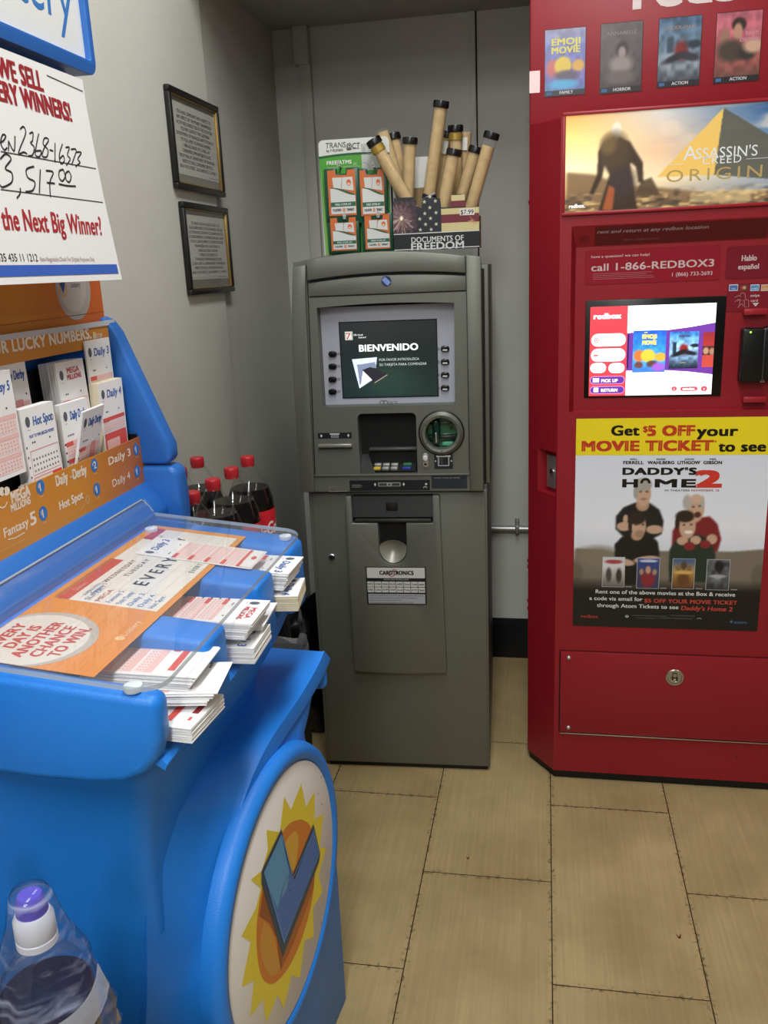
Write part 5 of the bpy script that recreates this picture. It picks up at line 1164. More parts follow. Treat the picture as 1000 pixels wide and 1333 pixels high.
# handwriting
def hw(strokes, wdt=.0022):
    for s in strokes:
        v3 = smooth_path([Vector((*wp(*q), 0)) for q in s], len(s) * 6) if len(s) > 2 else [Vector((*wp(*q), 0)) for q in s]
        p.line([tuple(v[:2]) for v in v3], wdt, bk, 1)
def Z(*l): return [(x * .3, y * .3) for x, y in l]
hw([Z((-4, 620), (12, 610), (22, 590), (8, 585), (0, 620), (15, 650), (28, 640)), Z((34, 655), (34, 610)), Z((34, 612), (58, 655), (62, 590)),
    Z((84, 560), (100, 550), (108, 580), (85, 640), (78, 668), (100, 660), (115, 668)), Z((125, 580), (140, 575), (138, 610), (130, 620), (146, 640), (138, 672), (120, 676)), Z((165, 580), (155, 630), (150, 670), (168, 680), (176, 655), (152, 655)),
    Z((205, 600), (190, 600), (185, 625), (205, 650), (200, 680), (180, 675), (190, 640), (207, 612), (205, 600)), Z((212, 650), (228, 655)), Z((236, 620), (236, 705)), Z((268, 625), (255, 670), (260, 708), (276, 700), (272, 675), (255, 690)),
    Z((282, 640), (298, 640), (290, 672), (302, 690), (285, 718)), Z((305, 648), (328, 652), (308, 715)), Z((328, 660), (350, 662), (335, 690), (345, 705), (325, 722))])
hw([Z((-2, 690), (22, 668), (45, 690), (20, 730), (48, 750), (48, 790), (10, 812), (-5, 800)), Z((85, 815), (84, 840), (70, 860)), Z((145, 722), (112, 735), (118, 770), (148, 790), (140, 825), (108, 832)), Z((172, 735), (168, 838)), Z((196, 740), (228, 748), (214, 790), (216, 855)), Z((200, 792), (235, 796)),
    Z((272, 735), (255, 742), (254, 770), (268, 785), (280, 765), (272, 735)), Z((296, 742), (283, 752), (284, 778), (298, 790), (306, 765), (296, 742)), Z((252, 798), (290, 806), (326, 808))], .0024)
for l in (((0, 197), (124, 219.5)), ((0, 246.5), (133, 263.5)), ((60, 98), (107, 119))): p.line([wp(*l[0]), wp(*l[1])], .0012, bk, 1)
wt_('Will you be the Next Big Winner?', 134, 306, .027, ink('#b22a30', .6), w=ww((0, 294), (134, 306)) * 1.52, bold=.02, shear=.22)
wt_('435 435 11 1212', 49, 340, .0095, bk, w=ww((0, 334), (49, 340)) * 1.1, bold=0); q = wp(52, 340); p.text('Non-Negotiable Check For Display Purposes Only', q[0], q[1], .0058, ink('#a88a84', .6), 1, w=ww((52, 340), (123, 341)))
q0 = wp(0, 357); q1 = wp(151, 344); q2 = wp(153, 356); p.rect(0, q2[1], q1[0], q1[1], ink('#3b66c4', .6), 1, 4, 1)
p.to(b, warp=curl, lift=.0009)
o = link('winner_cheque', b, None, 60); tag(o, 'white paper winner cheque hanging curled off the blue lottery kiosk', 'poster')

# ---- paper insert under the acrylic
def ins(u, v, n): X = -.488 - v; Y = .797 + u; return Vector((X + .0, Y, ztop(X) + .0022 + n))
IU, IV = .516, .165
b = MB(); p = Print(); p.rect(0, 0, IU, IV, gradient_orange('insert_orange', '#e08a34', '#e79c40', 'Y', -.26, .26, .5), 0, 20, 8)
dc = (.069, .110); p.it.append(([(min(max(x, 0), IU), min(y, IV - .002)) for x, y in ring(dc[0], dc[1], .076, .070, 48)], [tuple(range(48))], ink('#b9b5ae'), 1, None)); p.it.append(([(min(max(x, 0), IU), min(y, IV - .002)) for x, y in ring(dc[0] - .004, dc[1] + .003, .070, .064, 48)], [tuple(range(48))], ink('#dedad2'), 2, None))
rdd = ink('#c2343a')
for i, s in enumerate(('EVERY', 'DAY IS', 'ANOTHER', 'CHANCE', 'TO WIN.')): p.text(s, dc[0] - .002 + (.004 if i > 3 else 0), .139 - i * .0195, .0138, rdd, 3, 'c', bold=.042, w=(.062, .062, .098, .085, .080)[i])
p.ell(.098, .018, .006, .006, ink('#eec890'), 1); p.text('Lottery', .106, .014, .008, ink('#f0d6a8'), 1, w=.045)
# calendar-like table
p.rect(.185, .010, .500, .150, ink('#ece8e0'), 1, 8, 3); p.rect(.185, .134, .345, .150, ink('#c8403a'), 2, 6, 1); p.rect(.445, .134, .500, .150, ink('#b53a50'), 2, 3, 1)
for i in range(46): p.rect(.187 + i * .0035, .1505, .1885 + i * .0035, .156, ink('#b5542c'), 2)
p.text('Games', .215, .138, .008, ink('#e8a49c'), 3); p.text('Fantasy 5', .215, .112, .007, ink('#4a78b4'), 3); p.text('SUPERLOTTO', .205, .120, .005, ink('#4a78b4'), 3)
days = ('MONDAY', 'TUESDAY', 'WEDNESDAY', 'THURSDAY', 'FRIDAY')
p.text('WEDNESDAY', .255, .115, .0075, bk, 3, space=1.25, w=.095); p.text('TUESDAY', .285, .098, .0075, bk, 3, space=1.25, w=.075); p.text('SATURDAY', .405, .124, .006, bk, 3, w=.065); p.text('EVERY', .262, .060, .020, bk, 3, w=.115, bold=.02, space=1.5); p.text('Y', .455, .085, .014, bk, 3, bold=.03); p.text('EVERY', .33, .018, .008, bk, 3, space=1.3)
for i, (s, c) in enumerate((('SUPER', '#4a78b4'), ('MEGA', '#b5404a'), ('Fantasy 5', '#3a78c4'), ('Daily Derby', '#3a78c4'), ('Daily 3', '#3a78c4'), ('Daily 4', '#3a78c4'), ('Hot Spot', '#3a78c4'))): p.text(s, .192, .108 - i * .0150, .0078, ink(c), 3, w=.042)
for v in (.030, .048, .068, .088, .108, .122): p.rect(.187, v, .498, v + .0005, ink('#c9c6c2'), 2, 8, 1)
for u in (.238, .33, .42): p.rect(u, .012, u + .0005, .132, ink('#c9c6c2'), 2)
p.to(b, warp=ins); o = link('counter_insert', b); tag(o, 'orange printed game guide sheet lying under the clear counter cover', 'paper sheet')

# ---- play slips
SLW, SLL = .0825, .140
def slip_print(kind, H=None):
    """one slip: u across 0..SLW, v up its long side, its head at v = H"""
    p = Print(); red = ink('#e05a50', .6); pk = ink('#f2c4be', .6); pk2 = ink('#f6dcd8', .6); bl = ink('#3a66b0', .6); blk = ink('#1c1c1e', .6); gr = ink('#7a6a68', .6)
    W = SLW; H = H or SLL; name = {'d3': 'Daily 3', 'd4': 'Daily 4', 'hs': 'Hot Spot', 'dd': 'Daily Derby', 'f5': 'Fantasy 5', 'mm': 'MEGA', 'rb': '', 'rl': ''}[kind]
    if kind in ('rb', 'rl'):                       # tail end of a slip: red bar, black timing marks
        p.rect(.004, H - .040, W - .012, H - .031, red, 1); p.rect(.004, H - .052, .020, H - .043, red, 1)
        for x in (.002, .007, .012): p.rect(x, H - .024, x + .003, H - .021, blk, 1)
        for i in range(6): p.rect(.0005, H - .030 - i * .012, .004, H - .0275 - i * .012, blk, 1)
        if kind == 'rl':
            p.rect(.020, H - .016, .050, H - .008, ink('#8f2a30', .6), 1); p.rect(.058, H - .014, .066, H - .010, red, 1); p.rect(.012, H - .014, .016, H - .011, blk, 1)
        for j in range(3):
            v = H - .056 - j * .026; p.rect(.006, v - .010, W - .004, v, pk, 1); p.rect(.006, v - .024, W - .004, v - .010, pk2, 1)
            for r in range(3):
                for c in range(10): p.rect(.009 + c * .0070, v - .0125 - r * .004, .0115 + c * .0070, v - .0110 - r * .004, ink('#d89a94', .6), 2)
        return p
    p.ell(.013, H - .019, .0055, .0075, ink('#5a6068', .6), 1); p.text('Lottery', .013, H - .031, .0018, gr, 1, 'c')
    if kind == 'mm': p.text('MEGA', .030, H - .018, .0085, ink('#c0444a', .6), 1, w=.036, bold=.04); p.text('MILLIONS', .028, H - .0275, .0075, ink('#c0444a', .6), 1, w=.042, bold=.04)
    else: p.text(name, .026, H - .026, .0125, bl, 1, w=min(.05, .0075 * len(name)), bold=.03, shear=.12)
    if kind == 'hs': p.annulus(.074, H - .022, .0035, .005, ink('#d9a05a', .6), 1); p.text('PLAY TO WIN BIGGER MONEY.', .012, H - .042, .0045, bl, 1, w=.064, bold=.02)
    for x in ((.016, .021, .060) if kind != 'dd' else (.012, .017, .022, .027, .072)): p.rect(x, H - .050, x + .003, H - .0475, blk, 1)
    if kind == 'hs':
        for i in range(6): p.rect(.0005, H - .055 - i * .014, .003, H - .052 - i * .014, blk, 1)
        for j in range(2):
            v = H - .060 - j * .038; p.line([(.008, v), (W - .003, v), (W - .003, v - .034), (.008, v - .034), (.008, v)], .0008, red, 1); p.rect(.055, v - .006, W - .003, v, red, 1) if j else None
            for r in range(3):
                for c in range(9): p.rect(.012 + c * .0075, v - .014 - r * .008, .0150 + c * .0075, v - .011 - r * .008, gr, 1)
    else:
        for i in range(6): p.rect(.0005, H - .062 - i * .013, .0045, H - .0590 - i * .013, blk, 1) if kind in ('dd', 'mm') else None
        for j in range(int((H - .058) / .026)):
            v = H - .058 - j * .026
            p.rect(.004, v - .024, W - .004, v, pk2, 1); p.rect(.004, v - .006, W - .004, v, pk if kind != 'd4' else red, 2); p.rect(.004, v - .0065, .024, v, red, 3)
            for r in range(3):
                for c in range(10): p.rect(.008 + c * .0070, v - .011 - r * .005, .0102 + c * .0070, v - .0095 - r * .005, ink('#d89a94', .6), 3)
        if kind == 'd4': p.rect(.004, .004, W - .004, .050, red, 4); p.rect(.008, .008, W - .03, .045, pk, 5)
        if kind == 'dd': p.rect(.045, .006, .062, .085, ink('#e79a98', .6), 4)
        if kind == 'd3' and H > .15: p.rect(.004, .002, W - .004, .020, M_paper, 4); p.rect(.004, .022, W - .004, .026, red, 4); p.ell(.045, .010, .008, .004, red, 5)
    return p
def pad(name, kind, label, group, O, U, V, n, fan=.0, thick=.012, edge=M_paper, jit=0.0, print_back=False):
    """a pad of slips: face sheet with its print, body of edges; O = face bottom-left corner, U across, V up the slip"""
    O, U, V = Vector(O), Vector(U).normalized(), Vector(V).normalized(); N = U.cross(V).normalized()
    t = thing(name, label, 'play slips', tuple(O), group=group)
    rr = random.Random(len(label) * 7 + int(thick * 1e4))
    b = MB(); k = max(2, int(thick / .0011)); th = thick / k
    for i in range(k):
        s = fan * i / k; j1 = (rr.random() - .5) * jit; j2 = (rr.random() - .5) * jit
        o = O - N * (th * (i + 1)) + U * (s * .3 + j1) + V * (j2 - s)
        b.prism([o, o + U * SLW, o + U * SLW + V * SLL, o + V * SLL], N * th * .90, edge)
    link('slip_block', b, t)
    b = MB(); b.prism([O, O + U * SLW, O + U * SLW + V * SLL, O + V * SLL], N * .0003, M_paper); slip_print(kind).to(b, O + N * .0003, U, V)
    link('top_slip', b, t)
    return t
def up(px_tl, px_tr, X, lean=.18, kind='d3', thick=.012, label='', tilt=0.0, edge=M_paper, fan=0.0, jit=.0006, zbase=1.071):
    """slips standing in the hopper: top edge from the photo, on plane X at the top"""
    a_ = at_x(*px_tl, X); c_ = at_x(*px_tr, X)
    U = Vector((0, math.cos(tilt), math.sin(tilt))); V = Vector((-lean * math.cos(tilt), -math.sin(tilt), math.cos(tilt))).normalized()
    top = Vector((X, a_.y, a_.z)); O = top - V * SLL
    return pad('play_slip_pad', kind, label, 'play slips standing in the hopper', O, U, V, 0, fan, thick, edge, jit)
c5 = lambda x, y: (x * .18, 460 + y * .18)

# slips standing in the hopper
XF_, XB_ = -.708, -.726
G_UP = 'play slips standing in the hopper'
def stand(kind, label, px_tl, px_tr, X, lean, thick, edge=M_paper, yawX=0.0, width_from='l', jit=.0006, fan=0.0):
    U = Vector((yawX, 1, 0)).normalized(); V = Vector((lean, 0, 1)); V = (V - U * V.dot(U)).normalized()
    if px_tl: a_ = at_x(*px_tl, X); top = Vector((X, a_.y, a_.z))
    else: c_ = at_x(*px_tr, X); top = Vector((X, c_.y, c_.z)) - U * SLW
    O = top - V * SLL
    if O.z < 1.071: pass
    return pad('play_slip_pad', kind, label, G_UP, O, U, V, 0, fan, thick, edge, jit)
M_cream = mat('slip_paper_cream', '#e6dcc0', .7)
stand('d3', 'white play slips headed Daily 3, furthest back in the hopper under the number strip', (109.5, 444.5), None, -.7300, .0, .0025)
stand('mm', 'thick white play slip pad with red title in the back row of the hopper', (71, 474), None, -.728, -.03, .028, jit=.0015)
stand('dd', 'white play slips with blue title in the back row at the left picture edge', None, (31, 467), -.737, -.02, .010)
stand('d4', 'white and red play slips headed Daily 4 with a cream block behind, front row', (127, 500), None, -.711, .02, .016, M_cream, jit=.0008)
stand('dd', 'pink play slips headed Daily Derby standing upright beside the thick Hot Spot pad', (76.5, 528), None, -.714, .0, .008)
stand('hs', 'thick white pad of Hot Spot play slips in the front row of the hopper', (25.5, 534), None, -.7055, -.01, .017, jit=.0008)
stand('dd', 'white Daily Derby play slips tipped forward over the orange hopper front', (108, 537), None, -.686, .26, .004, yawX=-.10)
stand('f5', 'white play slips with a blue 5 at the left picture edge, front row', None, (12, 481), -.7055, -.01, .012)
# slips lying in the counter bins: head end sticks out over the edge
def lay(kind, label, far, near, z, thick, slope=.0, fan=.0, jit=.0012, edge=M_paper):
    a_, c_ = at_z(*far, z), at_z(*near, z); U = (c_ - a_); U.z = 0; U.normalize(); V = Vector((-U.y, U.x, 0)); V.z = slope; V.normalize()
    mid = (a_ + c_) / 2; head = mid - U * SLW / 2; O = head - V * SLL
    return pad('play_slip_pad', kind, label, 'play slips lying in the counter bins', O, U, V, 0, fan, thick, edge, jit)
S_ = -.09
lay('rl', 'lower pad of white play slips in the nearest counter bin', (290, 905), (250, 948), .928, .018, 0)
lay('rb', 'upper fanned stack of red striped play slips in the nearest counter bin', (294, 832), (245, 894), .966, .030, S_ * .3, .022, .004)
lay('d3', 'lower pad of white play slips in the middle counter bin', (355, 808), (327, 850), .932, .022, 0)
lay('mm', 'upper play slips with a red title in the middle counter bin', (357, 776), (323, 819), .966, .024, S_ * .3, .012, .004)
lay('d4', 'lower pad of white play slips in the furthest counter bin', (400, 744), (384, 786), .932, .024, 0, edge=M_cream)
lay('d3', 'upper white play slips in the furthest counter bin by the cash machine', (398, 722), (373, 751), .966, .026, S_ * .3, .010, .003)
lay('rb', 'middle fanned play slips in the nearest counter bin', (303, 857), (277, 909), .949, .014, 0, .012, .005)
lay('mm', 'crumpled middle play slips sticking furthest out of the middle counter bin', (363, 781), (342, 818), .944, .008, 0, .006, .004)
# loose slips
def loose(kind, label, O, U, V, H=SLL):
    O, U, V = Vector(O), Vector(U).normalized(), Vector(V).normalized(); N = U.cross(V); b = MB()
    b.prism([O, O + U * SLW, O + U * SLW + V * H, O + V * H], N * .0003, M_paper); slip_print(kind, H).to(b, O + N * .0003, U, V)
    tag(link('play_slip', b), label, 'play slip')
x0 = -.432
loose('d3', 'single red and white play slip lying across the game guide under the clear cover', (x0, 1.168, ztop(x0) + .0032), (0, 1, 0), (-1, .02, .11), .188)
g0, g1 = at_z(304, 913, .742), at_z(289, 947, .742); uu = (g1 - g0).normalized(); vv = Vector((-uu.y, uu.x, 0)); vv = vv if uu.cross(vv).z > 0 else -vv
loose('rl', 'single white play slip dropped on the blue ledge below the nearest counter bin', g0 - (vv * SLL), uu, vv) if False else None

# ================================================================== SODA BOTTLES BEHIND THE LOTTERY KIOSK
M_pet = clear('bottle_clear', '#ffffff', 0.02, 1.45, 0.0)
M_cola = mat('dark_soda', '#0a0302', 0.15, spec=.2); M_cap = mat('cap_red', '#b5222c', .4); M_lab = mat('label_red', '#c01f2a', .3)
SZ = .694
ZB = .995
def soda_bottle(x, y, label):
    t = thing('soda_bottle', label, 'bottle', (x, y, SZ), group='two litre soda bottles on the black rack')
    o = (x, y, SZ)
    b = MB(); b.lathe([(.030, 0), (.050, .004), (.0545, .014), (.0545, .09), (.0535, .097), (.0535, .187), (.0548, .194), (.0535, .212), (.047, .232), (.036, .255), (.026, .272), (.0175, .286), (.0142, .292), (.0142, .302)], M_pet, o, n=40, cap=False); link('bottle', b, t)
    b = MB(); b.lathe([(.028, .002), (.048, .006), (.0528, .015), (.0528, .19), (.0532, .196), (.0520, .212), (.0465, .229), (.0440, .2355), (.0001, .236)], M_cola, o, n=40, cap=False); link('soda', b, t)
    b = MB(); b.lathe([(.0548, .098), (.0550, .0985), (.0550, .1855), (.0548, .186)], M_lab, o, n=48, cap=False)
    p = Print(); p.text('Coca-Cola', 0, .03, .030, ink('#eee6e4', .3), 1, 'c', shear=.35, bold=.02, w=.13); p.text('Zero', .0, .008, .012, ink('#e8dcdc', .3), 1, 'c', shear=.2)
    for a0 in (-45, 120):
        p.to(b, warp=lambda u, v, n, a0=a0: Vector((x + (.0551 + n) * math.cos(R(a0) + u / .055), y + (.0551 + n) * math.sin(R(a0) + u / .055), SZ + .098 + v)))
    link('paper_label', b, t)
    b = MB(); rings = []
    for r, z in ((.0148, .286), (.0150, .2865), (.0150, .290), (.0156, .2925), (.0156, .306), (.0150, .3088), (.0138, .3100), (.0001, .3100)):
        rings.append([(x + (r + (.0005 if k % 2 and .2915 < z < .307 else 0)) * math.cos(2 * math.pi * k / 60), y + (r + (.0005 if k % 2 and .2915 < z < .307 else 0)) * math.sin(2 * math.pi * k / 60), SZ + z) for k in range(60)])
    b.loft(rings, M_cap, cap=False); link('cap', b, t)
for (px, py), lab in zip(((322, 598), (301, 613), (277, 628), (250, 645), (256.5, 599.5), (237, 612)),
        ('soda bottle with a red cap nearest the cash machine, its red label showing', 'soda bottle with a red cap in the right row, second from the cash machine', 'soda bottle with a red cap in the right row, third from the cash machine',
         'soda bottle with a red cap in the right row, furthest from the cash machine', 'soda bottle with a red cap standing closest to the left wall, far end', 'soda bottle almost hidden behind the blue kiosk shoulder, only a sliver of red cap showing')):
    q = at_z(px, py, ZB + .001); soda_bottle(q.x, q.y - (.012 if px == 237 else 0), lab)
t = thing('display_rack', 'black floor rack behind the blue kiosk carrying the soda bottles', 'rack', (-.74, 1.71, 0))
M_rk = mat('rack_black', '#101010', .5); b = MB(); b.box(-.862, 1.492, .676, -.618, 1.945, .694, M_rk, .003); link('shelf', b, t)
b = MB(); b.box(-.862, 1.492, .28, -.618, 1.945, .295, M_rk, .003); link('shelf', b, t)
for x in (-.855, -.637):
    for y in (1.494, 1.92): b = MB(); b.box(x, y, 0, x + .012, y + .018, .676, M_rk, .002); link('leg', b, t)

# ================================================================== BIN, BAG AND SCRAPS BY THE CASH MACHINE
def blob(cx, cy, cz, rx, ry, rz, m, seed=1, amp=.25, nu=26, nv=16, freq=3.0):
    b = MB(); rr = random.Random(seed); ph = [(rr.uniform(0, 6.3), rr.uniform(.6, 1.6), rr.uniform(0, 6.3), rr.randint(1, 5)) for _ in range(7)]; rings = []
    for j in range(1, nv):
        th = math.pi * j / nv; ring_ = []
        for i in range(nu):
            f = 2 * math.pi * i / nu; s = 1
            for a_, k, c_, mm in ph: s += amp / 4 * math.sin(mm * f + a_) * math.sin(freq * k * th + c_)
            ring_.append((cx + rx * s * math.sin(th) * math.cos(f), cy + ry * s * math.sin(th) * math.sin(f), cz - rz * math.cos(th) * (s if j < nv - 1 and j > 1 else 1)))
        rings.append(ring_)
    b.loft(rings, m); return b
t = thing('waste_bin', 'black waste bin between the blue kiosk and the cash machine', 'bin', (-.54, 1.60, 0))
bx1 = at_y(411.5, 930, 1.70).x; bzt = at_y(380, 838, 1.70).z
b = MB(); M_bin = mat('bin_black', '#08080a', .6, spec=.1)
rings = [[(x, y, z) for x, y in rrect(-.612 + i_, 1.490 + i_, bx1 - i_, 1.70 - i_, .03)] for z, i_ in ((0, .016), (.012, .012), (bzt - .015, .0), (bzt - .010, -.002), (bzt, -.002), (bzt, .004), (bzt - .015, .006))]
b.loft(rings, M_bin, cap=False); b.xy(rrect(-.60, 1.505, bx1 - .012, 1.685, .03), .004, .010, M_bin); link('bin_body', b, t)
M_film = clear('thin_film', '#d4d8dc', .12, 1.5, .20)
b = MB(); rings = []; rr = random.Random(4)
base = rrect(-.612, 1.490, bx1, 1.70, .03, 6); cx_, cy_ = (-.612 + bx1) / 2, 1.595
for k, (sc, z) in enumerate(((.86, -.05), (.93, .004), (1.0, .014), (1.025, .006), (1.03, -.012))):
    rings.append([(cx_ + (x - cx_) * (sc + rr.uniform(-.015, .015)), cy_ + (y - cy_) * (sc + rr.uniform(-.015, .015)), bzt + z + rr.uniform(-.004, .012) * (1.5 if k in (1, 2) else .6)) for x, y in base])
b.loft(rings, M_film, cap=False); link('bin_liner', b, t)
q = at_y(400, 800, 2.36)
b = blob(-.745, 2.40, .30, .090, .13, .30, mat('bag_black', '#060607', .35), 5, .3); o = link('rubbish_bag', b, None, 60); o.location.z = 0.0
o.scale = (1, 1, (at_y(405, 790, 2.36).z) / .60); tag(o, 'black plastic rubbish bag stuffed between the cash machine and the left wall', 'bag')
q = at_z(416, 950, .0); b = blob(q.x - .003, q.y + .01, .03, .02, .04, .03, M_film, 9, .6); tag(link('plastic_scrap', b, None, 20), 'crumpled clear plastic scrap on the floor beside the cash machine foot', 'litter')
q = at_z(414.5, 918, .0)
for px, py, s, lab in ((884, 1219, .006, 'tiny brown leaf scrap on the tile nearest the red kiosk door'), (609, 1117, .004, 'tiny dark speck of litter on the middle floor tile')):
    q = at_z(px, py, 0); b = MB(); b.prism([(q.x - s, q.y + s * 1.2, .0006), (q.x - s * .2, q.y - s * .4, .0006), (q.x + s * .9, q.y + s * 1.3, .0006), (q.x + s * .6, q.y - s, .0006), (q.x - s * .3, q.y - s * 1.1, .0006)], (0, 0, .0012), mat('leaf_brown', '#5a3218', .7)); o = link('leaf_scrap', b); tag(o, lab, 'litter'); o.location.z = 0.0003

# ================================================================== ON TOP OF THE CASH MACHINE
def on_atm(x, y, z): return Vector(ATM_O) + _au * x - _an * y + Vector((0, 0, z))
def ap(px, py, y): q = atm(px, py, y); return on_atm(q[0], y, q[1])
def top_z(x): return arch(x)
# card display board with hanging packs
BY = .105
M_bw = mat('board_white', '#d4d5d0', .5)
u0, zt_ = atm(414, 183, BY); u1 = atm(507, 200, BY)[0]; zb_ = top_z((u0 + u1) / 2) - .0
t = thing('card_display', 'green and white card display board standing on the cash machine', 'display board', tuple(on_atm((u0 + u1) / 2, BY, zb_)))
Wd, Hd = u1 - u0, zt_ - zb_
def bo(u, v, d=0): return on_atm(u0 + u, BY - d, zb_ + v)
b = MB(); pts = rrect(0, 0, Wd, Hd, (0, 0, .012, .012), 6)
b.prism([bo(u, v) for u, v in pts], -_an * .004, M_bw)
p = Print(); grn = ink('#4c9a34', .4); dgr = ink('#1d5a34', .4); lgr = ink('#8cc060', .4)
def bq(cx, cy): q = atm(400 + cx * .13, 170 + cy * .13, BY); return (q[0] - u0, q[1] - zb_)
v1 = bq(130, 290)[1]
arc_ = [(Wd * k / 12, v1 + .006 * math.sin(math.pi * k / 14 + .2)) for k in range(13)]
p.poly([(0.003, 0), (Wd - .001, 0)] + [(Wd * .98, v1)] + arc_[-2::-1], grn, 1)
p.poly([(x, y) for x, y in arc_] + [(x, y + .0055) for x, y in reversed(arc_)], dgr, 2)
p.poly([(.003, 0), (.012, 0), (.0035, v1 - .02)], lgr, 2)
def bt(s, cx, cy, cx1, h, m, bold=.02, shear=0): q = bq(cx, cy); p.text(s, q[0], q[1], h, m, 3, w=bq(cx1, cy)[0] - q[0], bold=bold, shear=shear)
bt('TRANS', 187, 178, 388, .0125, ink('#4a4c4c'), .005, .12); bt('@CT', 392, 182, 530, .0125, ink('#2a2c2c'), .01, .12); bt('by 7-ELEVEN', 195, 215, 358, .0055, ink('#4a4c4c'))
bt('FREE ATMS', 198, 345, 445, .0090, ink('#dfe8d8'), .03); bt('at', 462, 345, 500, .008, ink('#b9d0a8'), 0); bt('Participating 7-ELEVEN Stores', 200, 380, 530, .0035, ink('#b9d0a8'), .01); q0 = bq(395, 188); p.rect(q0[0], q0[1], bq(525, 188)[0], q0[1] + .0008, ink('#2a2c2c'), 3)
q0, q1 = bq(550, 400), bq(720, 120); p.rect(q0[0], q0[1], min(q1[0], Wd - .002), q1[1], ink('#b5b8b4', .4), 2); q0 = bq(552, 320); p.annulus(q0[0], q0[1] - .02, .020, .0212, ink('#8a8e88'), 3, 16, 20, 90); bt('$', 560, 200, 575, .008, ink('#94989a'))
p.to(b, bo(0, 0, .0001), _au, (0, 0, 1)); link('board', b, t)
b = MB(); b.prism([bo(u, v, -.004) for u, v in rrect(0, 0, Wd, .02, 0)], -_an * .07, M_bw); link('foot', b, t)
b = MB(); b.prism([bo(u - .001, v, -.045) for u, v in rrect(0, 0, Wd, Hd * .80, 0)], -_an * .003, mat('board_back_green', '#27482a', .5)); b.prism([bo(u - .0012, v, -.0445) for u, v in ((0, Hd * .46), (.008, Hd * .46), (.008, Hd * .72), (0, Hd * .72))], _an * .0006, M_bw); link('back_panel', b, t)
pegs = []
for i, (cx, cy) in enumerate(((338, 375), (680, 385), (395, 895), (728, 880))):
    q = bq(cx, cy); b = MB(); b.tube([bo(q[0], q[1] + .002, 0), bo(q[0], q[1] + .002, .028), bo(q[0], q[1] + .008, .032)], .0026, mat('peg_grey', '#a9aca8', .25), 8); b.prism([bo(q[0] - .0035, q[1] + .001, .0305), bo(q[0] + .0035, q[1] + .001, .0305), bo(q[0] + .0045, q[1] + .012, .0305), bo(q[0], q[1] + .0165, .0305), bo(q[0] - .0045, q[1] + .012, .0305)], _an * .0012, mat('peg_grey', '#a9aca8', .25)); link('peg', b, t)
M_pk = mat('pack_green', '#154a36', .3); M_or2 = ink('#cc6a34', .35)
for (tl, br, lab) in (((182, 396), (548, 868), 'green and orange card pack hanging at the upper left of the board'), ((508, 392), (822, 832), 'green and orange card pack hanging at the upper right of the board'),
                      ((215, 872), (552, 1300), 'green and orange card pack hanging at the lower left of the board'), ((556, 840), (880, 1290), 'green and orange card pack hanging at the lower right of the board')):
    a0, a1 = bq(*tl), bq(*br); uL, vT, uR, vB = a0[0], a0[1], a1[0], max(a1[1], .004); uR = min(uR, uL + .098); vB = max(vT - .130, .003)
    g = thing('card_pack', lab, 'card pack', tuple(bo((uL + uR) / 2, vB, .010)), group='card packs hanging on the display board'); W, H = uR - uL, vT - vB
    b = MB(); um = W / 2; outl = [(0, 0), (W, 0), (W, H), (um + .013, H), (um + .012, H - .013), (um - .012, H - .013), (um - .013, H), (0, H)]
    b.prism([bo(uL + u, vB + v, .006) for u, v in outl], _an * .018, M_pk, .002); link('clamshell', b, g)
    b = MB(); iu0, iv0, iu1, iv1 = W * .10, H * .13 if H > .1 else .006, W * .90, H * .965
    b.prism([bo(uL + u, vB + v, .0242) for u, v in ((iu0, iv0), (iu1, iv0), (iu1, iv1), (um + .016, iv1), (um + .014, iv1 - .012), (um - .014, iv1 - .012), (um - .016, iv1), (iu0, iv1))], _an * .0008, M_or2)
    p = Print(); cw = ink('#d0d2d0', .4); w_, h_ = iu1 - iu0, iv1 - iv0
    p.poly([(w_ * .20, h_ * .62), (w_ * .17, h_ * .84), (w_ * .90, h_ * .84), (w_ * .93, h_ * .54)], cw, 1); p.poly([(w_ * .08, h_ * .04)] + [(w_ * .98, h_ * .04)] + [(w_ * (.98 - .9 * k / 8), h_ * (.44 + .17 * math.sin(math.pi / 2 * k / 8))) for k in range(9)], cw, 2)
    p.poly([(w_ * (.08 + .9 * k / 8), h_ * (.61 - .17 * math.sin(math.pi / 2 * k / 8) ** 2)) for k in range(9)] + [(w_ * (.98 - .9 * k / 8), h_ * (.455 + .17 * math.sin(math.pi / 2 * k / 8))) for k in range(9)], ink('#3f5a40', .4), 3)
    p.poly([(w_ * .48, h_ * .60), (w_ * .52, h_ * .84), (w_ * .535, h_ * .84), (w_ * .495, h_ * .60)], ink('#a8562c', .4), 3); p.ell(w_ * .76, h_ * .72, w_ * .085, h_ * .07, ink('#d0642f', .4), 3); p.ell(w_ * .76, h_ * .69, w_ * .06, h_ * .03, ink('#e0b8a0', .4), 4)
    p.rect(w_ * .08, h_ * .20, w_ * .98, h_ * .30, ink('#2a6248', .4), 3); p.text('FREE ATMS AT', w_ * .53, h_ * .225, h_ * .045, cw, 4, 'c', w=w_ * .58, bold=.03)
    p.text('7-ELEVEN', w_ * .14, h_ * .10, h_ * .055, ink('#2a2a2a', .4), 4, w=w_ * .30, bold=.03); p.rect(w_ * .50, h_ * .085, w_ * .60, h_ * .165, ink('#d8896a', .4), 4); p.text('TRANSACT', w_ * .65, h_ * .10, h_ * .055, ink('#2a2a2a', .4), 4, w=w_ * .27, bold=.03)
    p.to(b, bo(uL + iu0, vB + iv0, .0251), _au, (0, 0, 1)); link('card_insert', b, g)
